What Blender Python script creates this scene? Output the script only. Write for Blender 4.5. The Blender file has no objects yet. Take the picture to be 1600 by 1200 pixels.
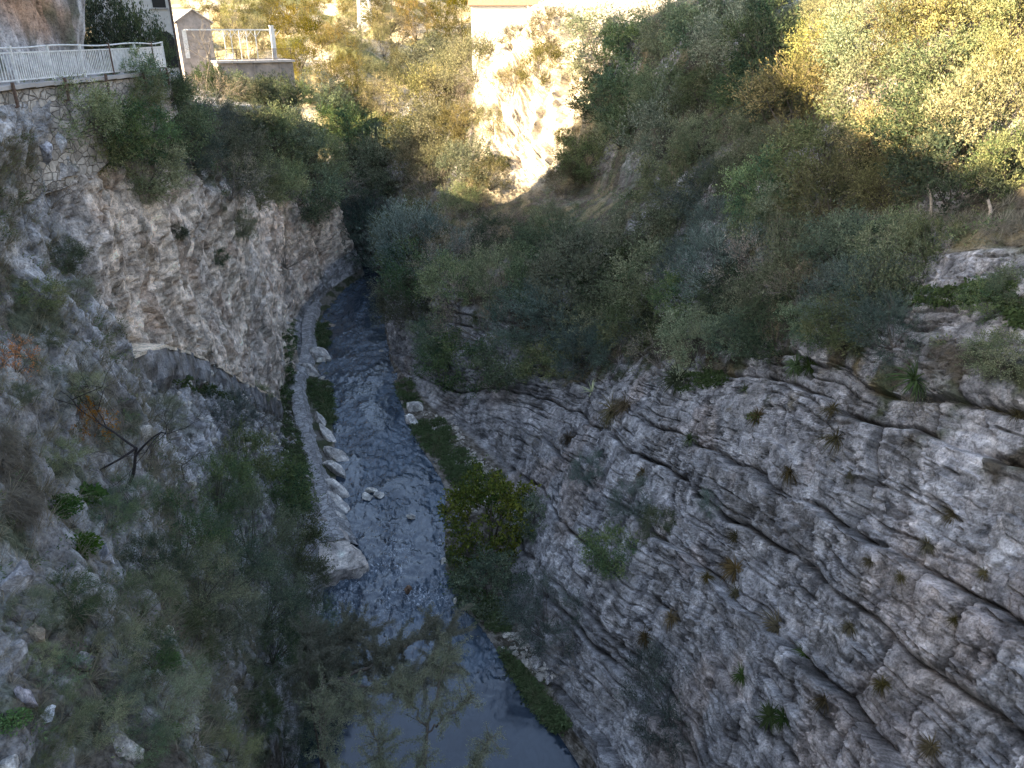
import bpy, bmesh, math, random
import numpy as np
from mathutils import Vector, Matrix, Euler
from mathutils.bvhtree import BVHTree

scene = bpy.context.scene
col = scene.collection
rng = np.random.default_rng(7)
random.seed(7)

# ------------------------------------------------------------------ camera
PITCH = math.radians(24.5)
FPX = 1209.0                      # focal length in pixels of the 1600 px wide photograph
CAM = np.array((0.0, 0.0, 30.0))
cP, sP = math.cos(PITCH), math.sin(PITCH)
cd = bpy.data.cameras.new('camera')
cam = bpy.data.objects.new('camera', cd)
col.objects.link(cam)
cam.location = CAM
cam.rotation_euler = (math.pi / 2 - PITCH, 0, 0)
cd.sensor_width = 36.0
cd.lens = 36.0 * FPX / 1600.0
cd.clip_start = 0.1
cd.clip_end = 5000
scene.camera = cam


def ray(u, v):
    """direction (unit depth) through pixel u,v of the photograph"""
    dx, dv = (u - 800) / FPX, (v - 600) / FPX
    return np.array((dx, cP - dv * sP, -sP - dv * cP))


def at(u, v, t):
    return CAM + ray(u, v) * t


def on_z(u, v, z):
    r = ray(u, v)
    return CAM + r * ((z - CAM[2]) / r[2])


# ------------------------------------------------------------------ noise (numpy)
_G = np.array([(1,1,0),(-1,1,0),(1,-1,0),(-1,-1,0),(1,0,1),(-1,0,1),(1,0,-1),(-1,0,-1),
               (0,1,1),(0,-1,1),(0,1,-1),(0,-1,-1),(1,1,0),(-1,1,0),(0,-1,1),(0,-1,-1)], dtype=np.float32)


def ihash(ix, iy, iz, seed=0):
    h = (ix.astype(np.uint32) * np.uint32(374761393) + iy.astype(np.uint32) * np.uint32(668265263)
         + iz.astype(np.uint32) * np.uint32(2246822519) + np.uint32((seed * 3266489917) & 0xffffffff))
    h = (h ^ (h >> np.uint32(13))) * np.uint32(1274126177)
    h = (h ^ (h >> np.uint32(16))) * np.uint32(2654435761)
    return h ^ (h >> np.uint32(15))


def hash01(ix, iy=None, iz=None, seed=0):
    ix = np.asarray(ix).astype(np.int64)
    iy = np.zeros_like(ix) if iy is None else np.asarray(iy).astype(np.int64)
    iz = np.zeros_like(ix) if iz is None else np.asarray(iz).astype(np.int64)
    return (ihash(ix, iy, iz, seed) & np.uint32(0xffffff)).astype(np.float32) / float(0xffffff)


from concurrent.futures import ThreadPoolExecutor
POOL = ThreadPoolExecutor(4)


def perlin(p, seed=0):
    p = np.asarray(p, dtype=np.float32)
    if len(p) < 40000: return _perlin(p, seed)
    return np.concatenate(list(POOL.map(lambda c: _perlin(c, seed), np.array_split(p, max(4, len(p) // 24000)))))


_GX, _GY, _GZ = (np.ascontiguousarray(_G[:, k]) for k in range(3))


def _perlin(p, seed=0):
    fl = np.floor(p)
    f = (p - fl).astype(np.float32)
    i = fl.astype(np.int32).view(np.uint32)
    w = f * f * f * (f * (f * 6 - 15) + 10)
    C = (np.uint32(374761393), np.uint32(668265263), np.uint32(2246822519))
    hx = i[:, 0] * C[0] + np.uint32((seed * 3266489917) & 0xffffffff); hy = i[:, 1] * C[1]; hz = i[:, 2] * C[2]
    HX, HY, HZ = (hx, hx + C[0]), (hy, hy + C[1]), (hz, hz + C[2])
    F = [(np.ascontiguousarray(f[:, k]), np.ascontiguousarray(f[:, k]) - np.float32(1)) for k in range(3)]
    W = [np.ascontiguousarray(w[:, k]) for k in range(3)]
    def g(a, b, c):
        h = HX[a] + HY[b] + HZ[c]
        h ^= h >> np.uint32(15); h *= np.uint32(2246822519); h ^= h >> np.uint32(13); h *= np.uint32(3266489917); h >>= np.uint32(28)
        return _GX.take(h) * F[0][a] + _GY.take(h) * F[1][b] + _GZ.take(h) * F[2][c]
    def lx(b, c):
        g0 = g(0, b, c); return g0 + W[0] * (g(1, b, c) - g0)
    def ly(c):
        l0 = lx(0, c); return l0 + W[1] * (lx(1, c) - l0)
    z0 = ly(0)
    return z0 + W[2] * (ly(1) - z0)


def fbm(p, octv=4, gain=0.5, seed=0, ridged=False):
    p = np.asarray(p, dtype=np.float32)
    out, a = 0, 1.0
    for o in range(octv):
        n = perlin(p, seed + o)
        if ridged:
            n = 0.5 - np.abs(n)
        out = out + a * n
        p = p * 2.03 + 11.7
        a *= gain
    return out


def jit_cells(x, seed, jit=0.7, key=None):
    """1-D jittered cells: integer id and distance to the nearest boundary"""
    k = np.floor(x)
    key = np.zeros_like(k) if key is None else key
    def b(kk):
        return kk + jit * (hash01(kk, key, None, seed) - 0.5)
    lo, hi = b(k), b(k + 1)
    kid = np.where(x < lo, k - 1, np.where(x > hi, k + 1, k))
    lo2 = np.where(x < lo, b(k - 1), np.where(x > hi, hi, lo))
    hi2 = np.where(x < lo, lo, np.where(x > hi, b(k + 2), hi))
    return kid, np.minimum(x - lo2, hi2 - x), (x - lo2) / np.maximum(hi2 - lo2, 1e-4)


def smooth(a, b, x):
    t = np.clip((x - a) / (b - a), 0, 1)
    return t * t * (3 - 2 * t)


# ------------------------------------------------------------------ objects
def tag(o, label=None, cat=None, group=None, kind=None):
    if label: o['label'] = label
    if cat: o['category'] = cat
    if group: o['group'] = group
    if kind: o['kind'] = kind
    return o


def link(name, me, mat=None, parent=None, loc=None):
    o = bpy.data.objects.new(name, me)
    col.objects.link(o)
    if mat is not None and me is not None and len(me.materials) == 0:
        me.materials.append(mat)
    if parent is not None: o.parent = parent
    if loc is not None: o.location = loc
    return o


def empty(name, loc=(0, 0, 0), rz=0.0):
    o = bpy.data.objects.new(name, None)
    col.objects.link(o)
    o.empty_display_size = 0.2
    o.location = loc
    o.rotation_euler = (0, 0, rz)
    return o


def mesh_np(name, V, F, colr=None, smooth_shade=False, tri=False):
    """mesh from numpy verts and equal-sided faces (list of arrays allowed)"""
    me = bpy.data.meshes.new(name)
    V = np.asarray(V, dtype=np.float32)
    Fl = F if isinstance(F, list) else [F]
    Fl = [np.asarray(f, dtype=np.int32) for f in Fl if len(f)]
    me.vertices.add(len(V))
    me.vertices.foreach_set('co', V.ravel())
    nl = sum(f.size for f in Fl)
    npoly = sum(len(f) for f in Fl)
    me.loops.add(nl)
    me.loops.foreach_set('vertex_index', np.concatenate([f.ravel() for f in Fl]))
    me.polygons.add(npoly)
    tot = np.concatenate([np.full(len(f), f.shape[1], np.int32) for f in Fl])
    st = np.concatenate(([0], np.cumsum(tot)[:-1])).astype(np.int32)
    me.polygons.foreach_set('loop_start', st)
    me.polygons.foreach_set('use_smooth', np.full(npoly, smooth_shade))
    if colr is not None:
        a = me.color_attributes.new('tint', 'FLOAT_COLOR', 'POINT')
        c = np.ones((len(V), 4), dtype=np.float32)
        colr = np.asarray(colr)
        c[:, :colr.shape[1]] = colr
        a.data.foreach_set('color', c.ravel())
    me.update(calc_edges=True)
    me.validate()
    return me


class MB:
    """collects shapes as numpy quads/tris and links them as one mesh"""
    def __init__(s):
        s.V, s.Q, s.T, s.n = [], [], [], 0
    def add(s, V, Q=None, T=None):
        V = np.asarray(V, dtype=np.float32).reshape(-1, 3)
        if Q is not None and len(Q): s.Q.append(np.asarray(Q, dtype=np.int32) + s.n)
        if T is not None and len(T): s.T.append(np.asarray(T, dtype=np.int32) + s.n)
        s.V.append(V); s.n += len(V)
    def box(s, c, size, rz=0.0, M=None):
        x, y, z = [d / 2 for d in size]
        V = np.array([(a, b, d) for a in (-x, x) for b in (-y, y) for d in (-z, z)])
        if M is not None: V = V @ np.array(M).T
        cz, sz = math.cos(rz), math.sin(rz)
        V = V @ np.array(((cz, -sz, 0), (sz, cz, 0), (0, 0, 1))).T + np.asarray(c)
        s.add(V, [(0,1,3,2),(4,6,7,5),(0,4,5,1),(2,3,7,6),(0,2,6,4),(1,5,7,3)])
    def bar(s, a, b, w, h=None):
        a, b = np.asarray(a, float), np.asarray(b, float)
        h = h or w
        d = b - a; L = np.linalg.norm(d); d = d / L
        up = np.array((0, 0, 1.0)) if abs(d[2]) < .95 else np.array((1.0, 0, 0))
        x = np.cross(d, up); x /= np.linalg.norm(x); y = np.cross(x, d)
        V = [p + i * x * w / 2 + j * y * h / 2 for p in (a, b) for i, j in ((-1,-1),(1,-1),(1,1),(-1,1))]
        s.add(V, [(0,3,2,1),(4,5,6,7),(0,1,5,4),(1,2,6,5),(2,3,7,6),(3,0,4,7)])
    def tube(s, pts, rad, sides=6):
        P = np.asarray(pts, float); n = len(P)
        R = np.broadcast_to(np.asarray(rad, float), (n,))
        d = np.gradient(P, axis=0); d /= np.linalg.norm(d, axis=1)[:, None] + 1e-9
        ref = np.array((0.31, 0.17, 0.93)); x = np.cross(d, ref); x /= np.linalg.norm(x, axis=1)[:, None] + 1e-9
        y = np.cross(d, x)
        an = np.arange(sides) * 2 * math.pi / sides
        V = P[:, None] + R[:, None, None] * (np.cos(an)[None, :, None] * x[:, None] + np.sin(an)[None, :, None] * y[:, None])
        i = np.arange(n - 1)[:, None] * sides; j = np.arange(sides)[None]; k = (j + 1) % sides
        Q = np.stack((i + j, i + k, i + sides + k, i + sides + j), -1).reshape(-1, 4)
        s.add(V.reshape(-1, 3), Q)
        if sides == 4: s.Q.append(np.array([(3,2,1,0)]) + s.n - n * sides); s.Q.append(np.array([(0,1,2,3)]) + s.n - sides)
    def mesh(s, name, colr=None, smooth_shade=False):
        F = []
        if s.Q: F.append(np.concatenate(s.Q))
        if s.T: F.append(np.concatenate(s.T))
        return mesh_np(name, np.concatenate(s.V), F, colr, smooth_shade)
    def build(s, name, mat, parent=None, smooth_shade=False, colr=None):
        return link(name, s.mesh(name, colr, smooth_shade), mat, parent)


# ------------------------------------------------------------------ node helpers
def new_mat(name):
    m = bpy.data.materials.new(name)
    m.use_nodes = True
    nt = m.node_tree
    nt.nodes.clear()
    return m, nt


class NT:
    def __init__(s, nt): s.nt = nt
    def n(s, t, **kw):
        nd = s.nt.nodes.new(t)
        for k, v in kw.items():
            if k == 'inp':
                for kk, vv in v.items():
                    if isinstance(vv, bpy.types.NodeSocket): s.nt.links.new(vv, nd.inputs[kk])
                    else: nd.inputs[kk].default_value = vv
            else: setattr(nd, k, v)
        return nd
    def noise(s, vec, scale, detail=4, rough=.55, dist=0.0, out='Fac'):
        return s.n('ShaderNodeTexNoise', inp={'Vector': vec, 'Scale': scale, 'Detail': detail, 'Roughness': rough, 'Distortion': dist}).outputs[out]
    def vor(s, vec, scale, feature='F1', out='Distance', rand=1.0):
        return s.n('ShaderNodeTexVoronoi', feature=feature, inp={'Vector': vec, 'Scale': scale, 'Randomness': rand}).outputs[out]
    def ramp(s, fac, stops):
        r = s.n('ShaderNodeValToRGB', inp={'Fac': fac})
        e = r.color_ramp.elements
        while len(e) < len(stops): e.new(0.5)
        for el, (p, c) in zip(e, stops):
            el.position = p
            el.color = (c, c, c, 1) if isinstance(c, (int, float)) else (*c, 1)
        return r.outputs['Color']
    def mix(s, fac, a, b, blend='MIX'):
        m = s.n('ShaderNodeMix', data_type='RGBA', blend_type=blend)
        for k, v in ((0, fac), (6, a), (7, b)):
            if isinstance(v, bpy.types.NodeSocket): s.nt.links.new(v, m.inputs[k])
            else: m.inputs[k].default_value = v if k == 0 else ((*v, 1) if len(v) == 3 else v)
        return m.outputs[2]
    def math(s, op, a, b=0.0):
        m = s.n('ShaderNodeMath', operation=op)
        for k, v in ((0, a), (1, b)):
            if isinstance(v, bpy.types.NodeSocket): s.nt.links.new(v, m.inputs[k])
            else: m.inputs[k].default_value = v
        return m.outputs[0]
    def mapping(s, vec, scale=(1, 1, 1), rot=(0, 0, 0)):
        return s.n('ShaderNodeMapping', inp={'Vector': vec, 'Scale': scale, 'Rotation': rot}).outputs[0]
    def pos(s):
        return s.n('ShaderNodeTexCoord').outputs['Object']
    def tint(s):
        return s.n('ShaderNodeVertexColor', layer_name='tint').outputs['Color']
    def bump(s, h, strength=.5, dist=.1, normal=None):
        b = s.n('ShaderNodeBump', inp={'Height': h, 'Strength': strength, 'Distance': dist})
        if normal is not None: s.nt.links.new(normal, b.inputs['Normal'])
        return b.outputs[0]
    def out(s, sh):
        o = s.n('ShaderNodeOutputMaterial'); s.nt.links.new(sh, o.inputs['Surface'])
    def principled(s, colr, rough=.8, normal=None, spec=.3, **kw):
        p = s.n('ShaderNodeBsdfPrincipled')
        for k, v in (('Base Color', colr), ('Roughness', rough)):
            if isinstance(v, bpy.types.NodeSocket): s.nt.links.new(v, p.inputs[k])
            else: p.inputs[k].default_value = (*v, 1) if k == 'Base Color' else v
        p.inputs['Specular IOR Level'].default_value = spec
        if normal is not None: s.nt.links.new(normal, p.inputs['Normal'])
        for k, v in kw.items(): p.inputs[k].default_value = v
        return p.outputs[0]


def rock_mat(name, strat=0.0, bump=1.0, grain=1.0):
    m, nt = new_mat(name); N = NT(nt)
    p = N.pos(); t = N.tint()
    ps = N.mapping(p, (1, 1, 1.35), (-strat, 0, 0))
    med = N.noise(ps, 3.0 * grain, 6, .68)
    fin = N.noise(p, 14.0 * grain, 5, .72)
    c = N.mix(1.0, t, N.ramp(med, [(.32, .42), (.45, .95), (.7, 1.4)]), 'MULTIPLY')
    c = N.mix(1.0, c, N.ramp(fin, [(.3, .38), (.45, .95), (.7, 1.55)]), 'MULTIPLY')  # strong tone contrast painted in for crevice shading the bump barely shows
    h = N.math('ADD', N.math('MULTIPLY', med, .55), N.math('MULTIPLY', fin, .22))
    N.out(N.principled(c, .9, N.bump(h, .8 * bump, .2), .2))
    return m


def simple_mat(name, colr, rough=.7, noise=.3, scale=4.0, bump=.2, metal=0.0, spec=.4):
    m, nt = new_mat(name); N = NT(nt)
    p = N.pos()
    f = N.noise(p, scale, 8, .6)
    lo, hi = 1 - noise, 1 + noise
    c = N.mix(1.0, (*colr, 1), N.ramp(f, [(.3, lo), (.7, hi)]), 'MULTIPLY')
    N.out(N.principled(c, rough, N.bump(f, bump, .05), spec, Metallic=metal))
    return m


def leaf_mat(name, hue_var=.08, trans=.18):
    m, nt = new_mat(name); N = NT(nt)
    oi = N.n('ShaderNodeObjectInfo')
    t = N.tint()
    hs = N.n('ShaderNodeHueSaturation', inp={'Color': t,
        'Hue': N.math('ADD', .5 - hue_var / 4, N.math('MULTIPLY', oi.outputs['Random'], hue_var / 2)),
        'Saturation': N.math('ADD', .75, N.math('MULTIPLY', N.math('FRACT', N.math('MULTIPLY', oi.outputs['Random'], 7.3)), .5)),
        'Value': N.math('ADD', .55, N.math('MULTIPLY', N.math('FRACT', N.math('MULTIPLY', oi.outputs['Random'], 13.7)), 1.0))})
    c = hs.outputs[0]
    d = N.n('ShaderNodeBsdfDiffuse', inp={'Color': c, 'Roughness': .5}).outputs[0]
    tr = N.n('ShaderNodeBsdfTranslucent', inp={'Color': c}).outputs[0]
    mx = N.n('ShaderNodeMixShader', inp={0: trans, 1: d, 2: tr}).outputs[0]
    N.out(mx)
    return m


M = {}
M['rock'] = rock_mat('limestone_bedded', math.radians(16))
M['rock_left'] = rock_mat('limestone_broken', 0.0, 1.0, 1.0)
M['boulder'] = rock_mat('boulder_stone', 0.2, .6, 1.5)
M['leaf'] = leaf_mat('leaf')
M['bark'] = simple_mat('bark', (.09, .075, .06), .9, .5, 9, .5)
M['twig'] = simple_mat('dry_twig', (.16, .14, .115), .9, .4, 9, .3)
M['white_paint'] = simple_mat('white_paint', (.62, .62, .60), .55, .25, 6, .1)
M['rust'] = simple_mat('rusty_iron', (.11, .07, .05), .8, .5, 12, .3)
M['concrete'] = simple_mat('concrete', (.40, .37, .34), .9, .25, 1.2, .2)
M['plaster'] = simple_mat('plaster', (.62, .58, .52), .9, .15, 1.5, .15)
M['roof_tile'] = simple_mat('roof_tile', (.30, .16, .10), .9, .4, 5, .4)
M['dark'] = simple_mat('dark_opening', (.03, .028, .025), .9, .2, 3, .1)
M['galvanised'] = simple_mat('galvanised_steel', (.55, .55, .55), .5, .15, 5, .1)
M['wood'] = simple_mat('weathered_wood', (.33, .28, .22), .9, .3, 8, .3)


def masonry_mat(name, colr, scale, mortar=.06, squash=(1, 1, 1.6)):
    m, nt = new_mat(name); N = NT(nt)
    p = N.pos()
    w = N.n('ShaderNodeTexNoise', inp={'Vector': p, 'Scale': 1.2, 'Detail': 3}).outputs['Color']
    v = N.n('ShaderNodeVectorMath', operation='MULTIPLY_ADD', inp={0: w, 1: (.35, .35, .35), 2: N.mapping(p, squash)}).outputs[0]
    e = N.vor(v, scale, 'DISTANCE_TO_EDGE')
    cc = N.vor(v, scale, 'F1', 'Color')
    f = N.noise(p, 7, 8, .6)
    bw = N.n('ShaderNodeRGBToBW', inp={0: cc}).outputs[0]
    c = N.mix(1.0, (*colr, 1), N.ramp(bw, [(.2, .75), (.8, 1.25)]), 'MULTIPLY')
    c = N.mix(1.0, c, N.ramp(f, [(.3, .6), (.7, 1.35)]), 'MULTIPLY')
    c = N.mix(N.ramp(N.noise(p, .8, 5), [(.5, 0.0), (.7, .6)]), c, N.mix(1.0, c, (.5, .5, .5), 'MULTIPLY'))
    mm = N.ramp(e, [(0.0, 0.0), (mortar, 1.0)])
    c = N.mix(mm, N.mix(1.0, c, (.42, .40, .38), 'MULTIPLY'), c)
    h = N.math('ADD', mm, N.math('MULTIPLY', f, .6))
    N.out(N.principled(c, .9, N.bump(h, .8, .06), .2))
    return m


M['masonry'] = masonry_mat('rubble_masonry', (.40, .36, .31), 2.3)
M['river_masonry'] = masonry_mat('river_wall_masonry', (.38, .37, .36), 2.2, .05, (1, 1, 1))
# ------------------------------------------------------------------ the gorge: two long sheets of real rock
def tabulate(T, ys, sig=1.2):
    """T: {y: [(x,z),...]} -> (len(ys), n, 2), smoothed along the gorge"""
    keys = sorted(T)
    A = np.array([T[k] for k in keys], dtype=float)
    g = np.arange(keys[0], keys[-1] + .01, .5)
    B = np.empty((len(g), A.shape[1], 2))
    for i in range(A.shape[1]):
        for c in (0, 1):
            B[:, i, c] = np.interp(g, keys, A[:, i, c])
    k = np.exp(-.5 * (np.arange(-8, 9) * .5 / sig) ** 2); k /= k.sum()
    Bp = np.pad(B, ((8, 8), (0, 0), (0, 0)), mode='edge')
    S = sum(w * Bp[j:j + len(g)] for j, w in enumerate(k))
    out = np.empty((len(ys), A.shape[1], 2))
    for i in range(A.shape[1]):
        for c in (0, 1):
            out[:, i, c] = np.interp(ys, g, S[:, i, c])
    return out


SHADOW_CREST_Y = [-80, -5, 0, 6, 14, 21, 26, 30, 34, 40, 60, 63.6, 64.4, 64.9, 65.5, 72, 85, 100, 140]  # ridge line out of view, shaped to throw the wanted shadow edges
SHADOW_CREST_Z = [54, 50.3, 49.3, 48.2, 46.8, 49, 52, 59, 66, 76, 76, 60, 50, 40, 31, 26.8, 25.2, 24.8, 24]


def shadow_crest(y): return float(np.interp(y, SHADOW_CREST_Y, SHADOW_CREST_Z))


def Lrow(y, xc, p1, p2, p3, p4, p5, p6, p7, p8):
    c = shadow_crest(y)
    p8 = (p8[0], min(p8[1], c - 3)) if y < 66 else p8
    if y > 104: return [(xc, -.8), (p1, -.12), p2, p3, p4, p5, p6, p7, p8, (-75, 21.5), (-95, 22), (-120, 22)]
    return [(xc, -.8), (p1, -.12), p2, p3, p4, p5, p6, p7, p8, (-45, c), (-60, min(c - 3, 20)), (-120, 8)]


LT = {
 -80: Lrow(-80, -1, -6, (-6.5, 2), (-7, 8), (-8, 14), (-10, 22), (-14, 28), (-19, 28.3), (-23, 42)),
 0: Lrow(0, -1, -6.5, (-6, 4), (-4.8, 13), (-6, 17), (-9.5, 21), (-16.6, 28.3), (-19.2, 28.3), (-21, 42)),
 7: Lrow(7, -1, -7, (-6, 4), (-4.9, 13), (-6, 17), (-9.3, 21), (-16.6, 28.3), (-19.2, 28.3), (-21, 42)),
 12: Lrow(12, -1.5, -8, (-7, 4), (-5.6, 13), (-6.8, 16.5), (-9.8, 20.5), (-16.6, 28.3), (-19.2, 28.3), (-21, 42)),
 18: Lrow(18, -2.5, -9, (-8.5, 4), (-8.6, 11), (-10.2, 16), (-13.6, 22), (-16.6, 28.3), (-19.2, 28.3), (-21, 42)),
 27: Lrow(27, -4, -10, (-10.5, 4), (-12.5, 11.5), (-15, 19.3), (-16, 25.3), (-16.6, 28.3), (-19.2, 28.3), (-20.6, 42)),
 36: Lrow(36, -6.5, -11, (-12, 3), (-14.2, 9), (-16.8, 15), (-16.5, 24.5), (-15.8, 28.3), (-18.4, 28.3), (-20, 40)),
 40: Lrow(40, -7, -11.6, (-12.6, 2.4), (-14.8, 7.5), (-17.3, 12.6), (-16.9, 23.5), (-16.6, 28.2), (-20, 28.3), (-22, 38)),
 45: Lrow(45, -8, -12.3, (-13.5, 1.2), (-15.5, 4.5), (-17.8, 9.3), (-17.2, 21.5), (-18.8, 27.8), (-24, 28.3), (-30, 36)),
 52: Lrow(52, -9.5, -13.6, (-16, .8), (-17.3, 2.6), (-18.5, 5), (-18.3, 20), (-20.4, 27.8), (-30, 28.4), (-36, 33)),
 58: Lrow(58, -11, -15.2, (-18.4, .5), (-18.8, .8), (-19.1, 1.2), (-19.8, 18.7), (-26, 27.5), (-34, 27.2), (-40, 28)),
 70: Lrow(70, -14, -18, (-21, .5), (-21.3, .8), (-21.6, 1.2), (-22.3, 16.5), (-30, 25), (-38, 25.5), (-42, 26)),
 85: Lrow(85, -17, -21.2, (-23.8, .5), (-24.1, .8), (-24.4, 1.2), (-26, 13.5), (-30.5, 23), (-40, 24), (-43, 24.5)),
 95: Lrow(95, -18, -21.3, (-22, 1), (-22.4, 2), (-22.8, 3.2), (-24.5, 11.5), (-28, 22.2), (-41, 24), (-43.5, 24.5)),
 102: Lrow(102, -18.6, -19.5, (-19.8, 1), (-20.1, 2.5), (-20.5, 4), (-22.6, 10.5), (-26.5, 21.6), (-41, 24), (-43.5, 24.5)),
 107: Lrow(107, -22, -24, (-24.3, 1), (-24.6, 2.5), (-25, 4), (-26.5, 10), (-31, 20.5), (-46, 24), (-52, 24.5)),
 115: Lrow(115, -37, -40, (-40.3, 1), (-40.6, 2.5), (-41, 4), (-42, 10), (-45, 17), (-55, 20), (-60, 20.5)),
 140: Lrow(140, -40, -41, (-41.3, 1), (-41.6, 2.5), (-42, 4), (-42.5, 10), (-46, 17), (-55, 20), (-60, 20.5)),
}


def Rrow(xc, p1, p2, p3, p4, p5, p6, p7, p8=(80, 62)):
    return [(xc, -.8), (p1, -.12), p2, p3, p4, p5, p6, p7, p8]


RT = {
 -40: Rrow(-1, 4, (4.3, .9), (9.5, 12), (15.5, 24), (17.5, 26.5), (21.5, 29.5), (30, 38)),
 5: Rrow(-1, 4, (4.3, .9), (9.5, 12), (15.3, 23.8), (17, 26), (20.5, 28.8), (28.5, 37)),
 15: Rrow(-2, 4.1, (4.4, .9), (9, 11.5), (14.3, 22.3), (15.8, 25), (19, 27.3), (27, 35)),
 24: Rrow(-3.7, 3.6, (4.0, .8), (8.2, 10.3), (13.1, 20.5), (15, 24.2), (17.6, 26), (25, 34)),
 27: Rrow(-4, 1.9, (2.5, .6), (7.4, 9.4), (12.4, 19.4), (14.4, 23), (17.2, 25.6), (24.5, 33.6)),
 33: Rrow(-5.5, -1.5, (.4, .7), (6.2, 8.0), (11.3, 16.9), (13.6, 20.6), (17, 25), (23, 33)),
 38: Rrow(-6.5, -4.2, (.2, .8), (5.4, 7.2), (10, 14.3), (13, 18.6), (16.5, 24), (21.5, 31.5)),
 48: Rrow(-8.5, -4.8, (.3, .8), (3.6, 5), (7, 9), (11, 16), (14.6, 22), (20, 31)),
 53: Rrow(-9.5, -7, (-2.2, .8), (1.6, 3.8), (5, 6.6), (9.5, 13.5), (13.3, 19.5), (19, 31)),
 60: Rrow(-11.5, -9.4, (-6.8, .7), (-4, 4), (-1.6, 8), (7, 14), (11.5, 19), (18, 31)),
 70: Rrow(-14.6, -12, (-11.7, .5), (-10, 4), (-8, 8), (2, 11.5), (9, 17), (16, 31.5)),
 76: Rrow(-16, -13.2, (-12.9, .5), (-11.3, 4.5), (-9.5, 8), (1, 10.8), (9, 15.6), (15, 32)),
 80: Rrow(-16.6, -14, (-13.7, .5), (-12.2, 5), (-10.4, 8.5), (0, 10.8), (8.5, 14.8), (14.2, 32)),
 87: Rrow(-17.6, -15.3, (-15, .5), (-13.5, 5), (-11.8, 8.5), (-2, 11.8), (6, 15), (11, 30)),
 91: Rrow(-18, -15.9, (-15.6, .6), (-14, 5), (-12.2, 9), (-4.5, 14.5), (1.2, 19), (7.5, 31)),
 96: Rrow(-18.2, -16.5, (-16.2, .6), (-14.2, 5), (-12.5, 9), (-5.5, 16), (-.2, 26.5), (5, 32)),
 101: Rrow(-18.6, -17.3, (-17, .6), (-15.5, 5), (-13.8, 9.5), (-7.2, 17), (-1.5, 29.5), (4, 32.5)),
 106: Rrow(-21, -20, (-19.7, .6), (-18, 5), (-16.3, 9.5), (-9, 17), (-2.5, 27), (4, 33)),
 112: Rrow(-30, -27, (-26.7, .6), (-25, 5), (-22.5, 9.5), (-13, 17), (-4, 25.5), (4, 33)),
 120: Rrow(-40, -39, (-38, .6), (-36.5, 5), (-33, 9.5), (-20, 16), (-7, 24), (4, 34)),
 140: Rrow(-44, -43.5, (-43, .6), (-42, 6), (-38, 12), (-25, 17), (-10, 24), (6, 35)),
}


def sheet(T, ys, segs, flip):
    C = tabulate(T, ys)
    n = C.shape[1]
    s = np.concatenate([np.linspace(i, i + 1, k, endpoint=False) for i, k in enumerate(segs)] + [[n - 1.0]])
    i0 = np.minimum(s.astype(int), n - 2); f = (s - i0)[None, :, None]
    P2 = C[:, i0] * (1 - f) + C[:, i0 + 1] * f                     # (ny, ns, 2)
    # round the corners of the profile a little
    for _ in range(6):
        Q = P2.copy(); Q[:, 1:-1] = .25 * P2[:, :-2] + .5 * P2[:, 1:-1] + .25 * P2[:, 2:]; P2 = Q
    P = np.empty((len(ys), len(s), 3)); P[..., 0] = P2[..., 0]; P[..., 2] = P2[..., 1]; P[..., 1] = np.asarray(ys)[:, None]
    du = np.gradient(P, axis=0); dv = np.gradient(P, axis=1)
    Nn = np.cross(dv, du) if flip else np.cross(du, dv)
    Nn /= np.linalg.norm(Nn, axis=2)[..., None] + 1e-9
    S = np.broadcast_to(s[None], P.shape[:2])
    return P, Nn, S


def grid_faces(ny, ns, flip):
    i = (np.arange(ny - 1)[:, None] * ns + np.arange(ns - 1)[None]).ravel()
    q = np.stack((i, i + 1, i + ns + 1, i + ns), 1)
    return q[:, ::-1] if flip else q


def blocks(a, b, seed, beds, joints, groove):
    """broken beds: offset of every block and the grooves between them"""
    k, db, fb = jit_cells(b / beds, seed, .8)
    sp = joints * (0.6 + 0.9 * hash01(k, None, None, seed + 3))
    j, da, fa = jit_cells(a / sp + 7.3 * hash01(k, None, None, seed + 5), seed + 9, .9, k)
    off = hash01(k, j, None, seed + 11) - .5
    tilt = (hash01(k, j, None, seed + 12) - .5) * (fa - .5) + (hash01(k, j, None, seed + 13) - .25) * (fb - .5)
    rb = hash01(k, None, None, seed + 17); rj = hash01(k, j, None, seed + 19)
    g = np.exp(-(db * beds / groove) ** 2) * (.35 + .9 * rb) + np.exp(-(da * sp / groove) ** 2) * np.where(rj > .45, .75, .15)
    return off, tilt, g, hash01(k, j, None, seed + 23), hash01(k, None, None, seed + 29)


ys_near = np.exp(np.arange(math.log(4.0), math.log(60.0), .0036))
ys_mid = np.exp(np.arange(math.log(60.0), math.log(140.0), .0042))
ys_back = np.linspace(-80, 3.5, 70)
ysL = np.concatenate((ys_back, ys_near, ys_mid))
ysR = np.concatenate((np.linspace(-40, 3.5, 35), ys_near, ys_mid))

GREY = np.array((.285, .278, .275)); TAN = np.array((.68, .565, .455)); SOIL = np.array((.065, .055, .040))
WHITE = np.array((.48, .42, .335)); GRASS = np.array((.055, .062, .032)); GRAVEL = np.array((.22, .20, .17))
DRY = np.array((.25, .20, .11)); WARM = np.array((.33, .24, .18)); BED = np.array((.05, .055, .05))


def lerp(a, b, w): return a * (1 - w[..., None]) + b * w[..., None]


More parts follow.
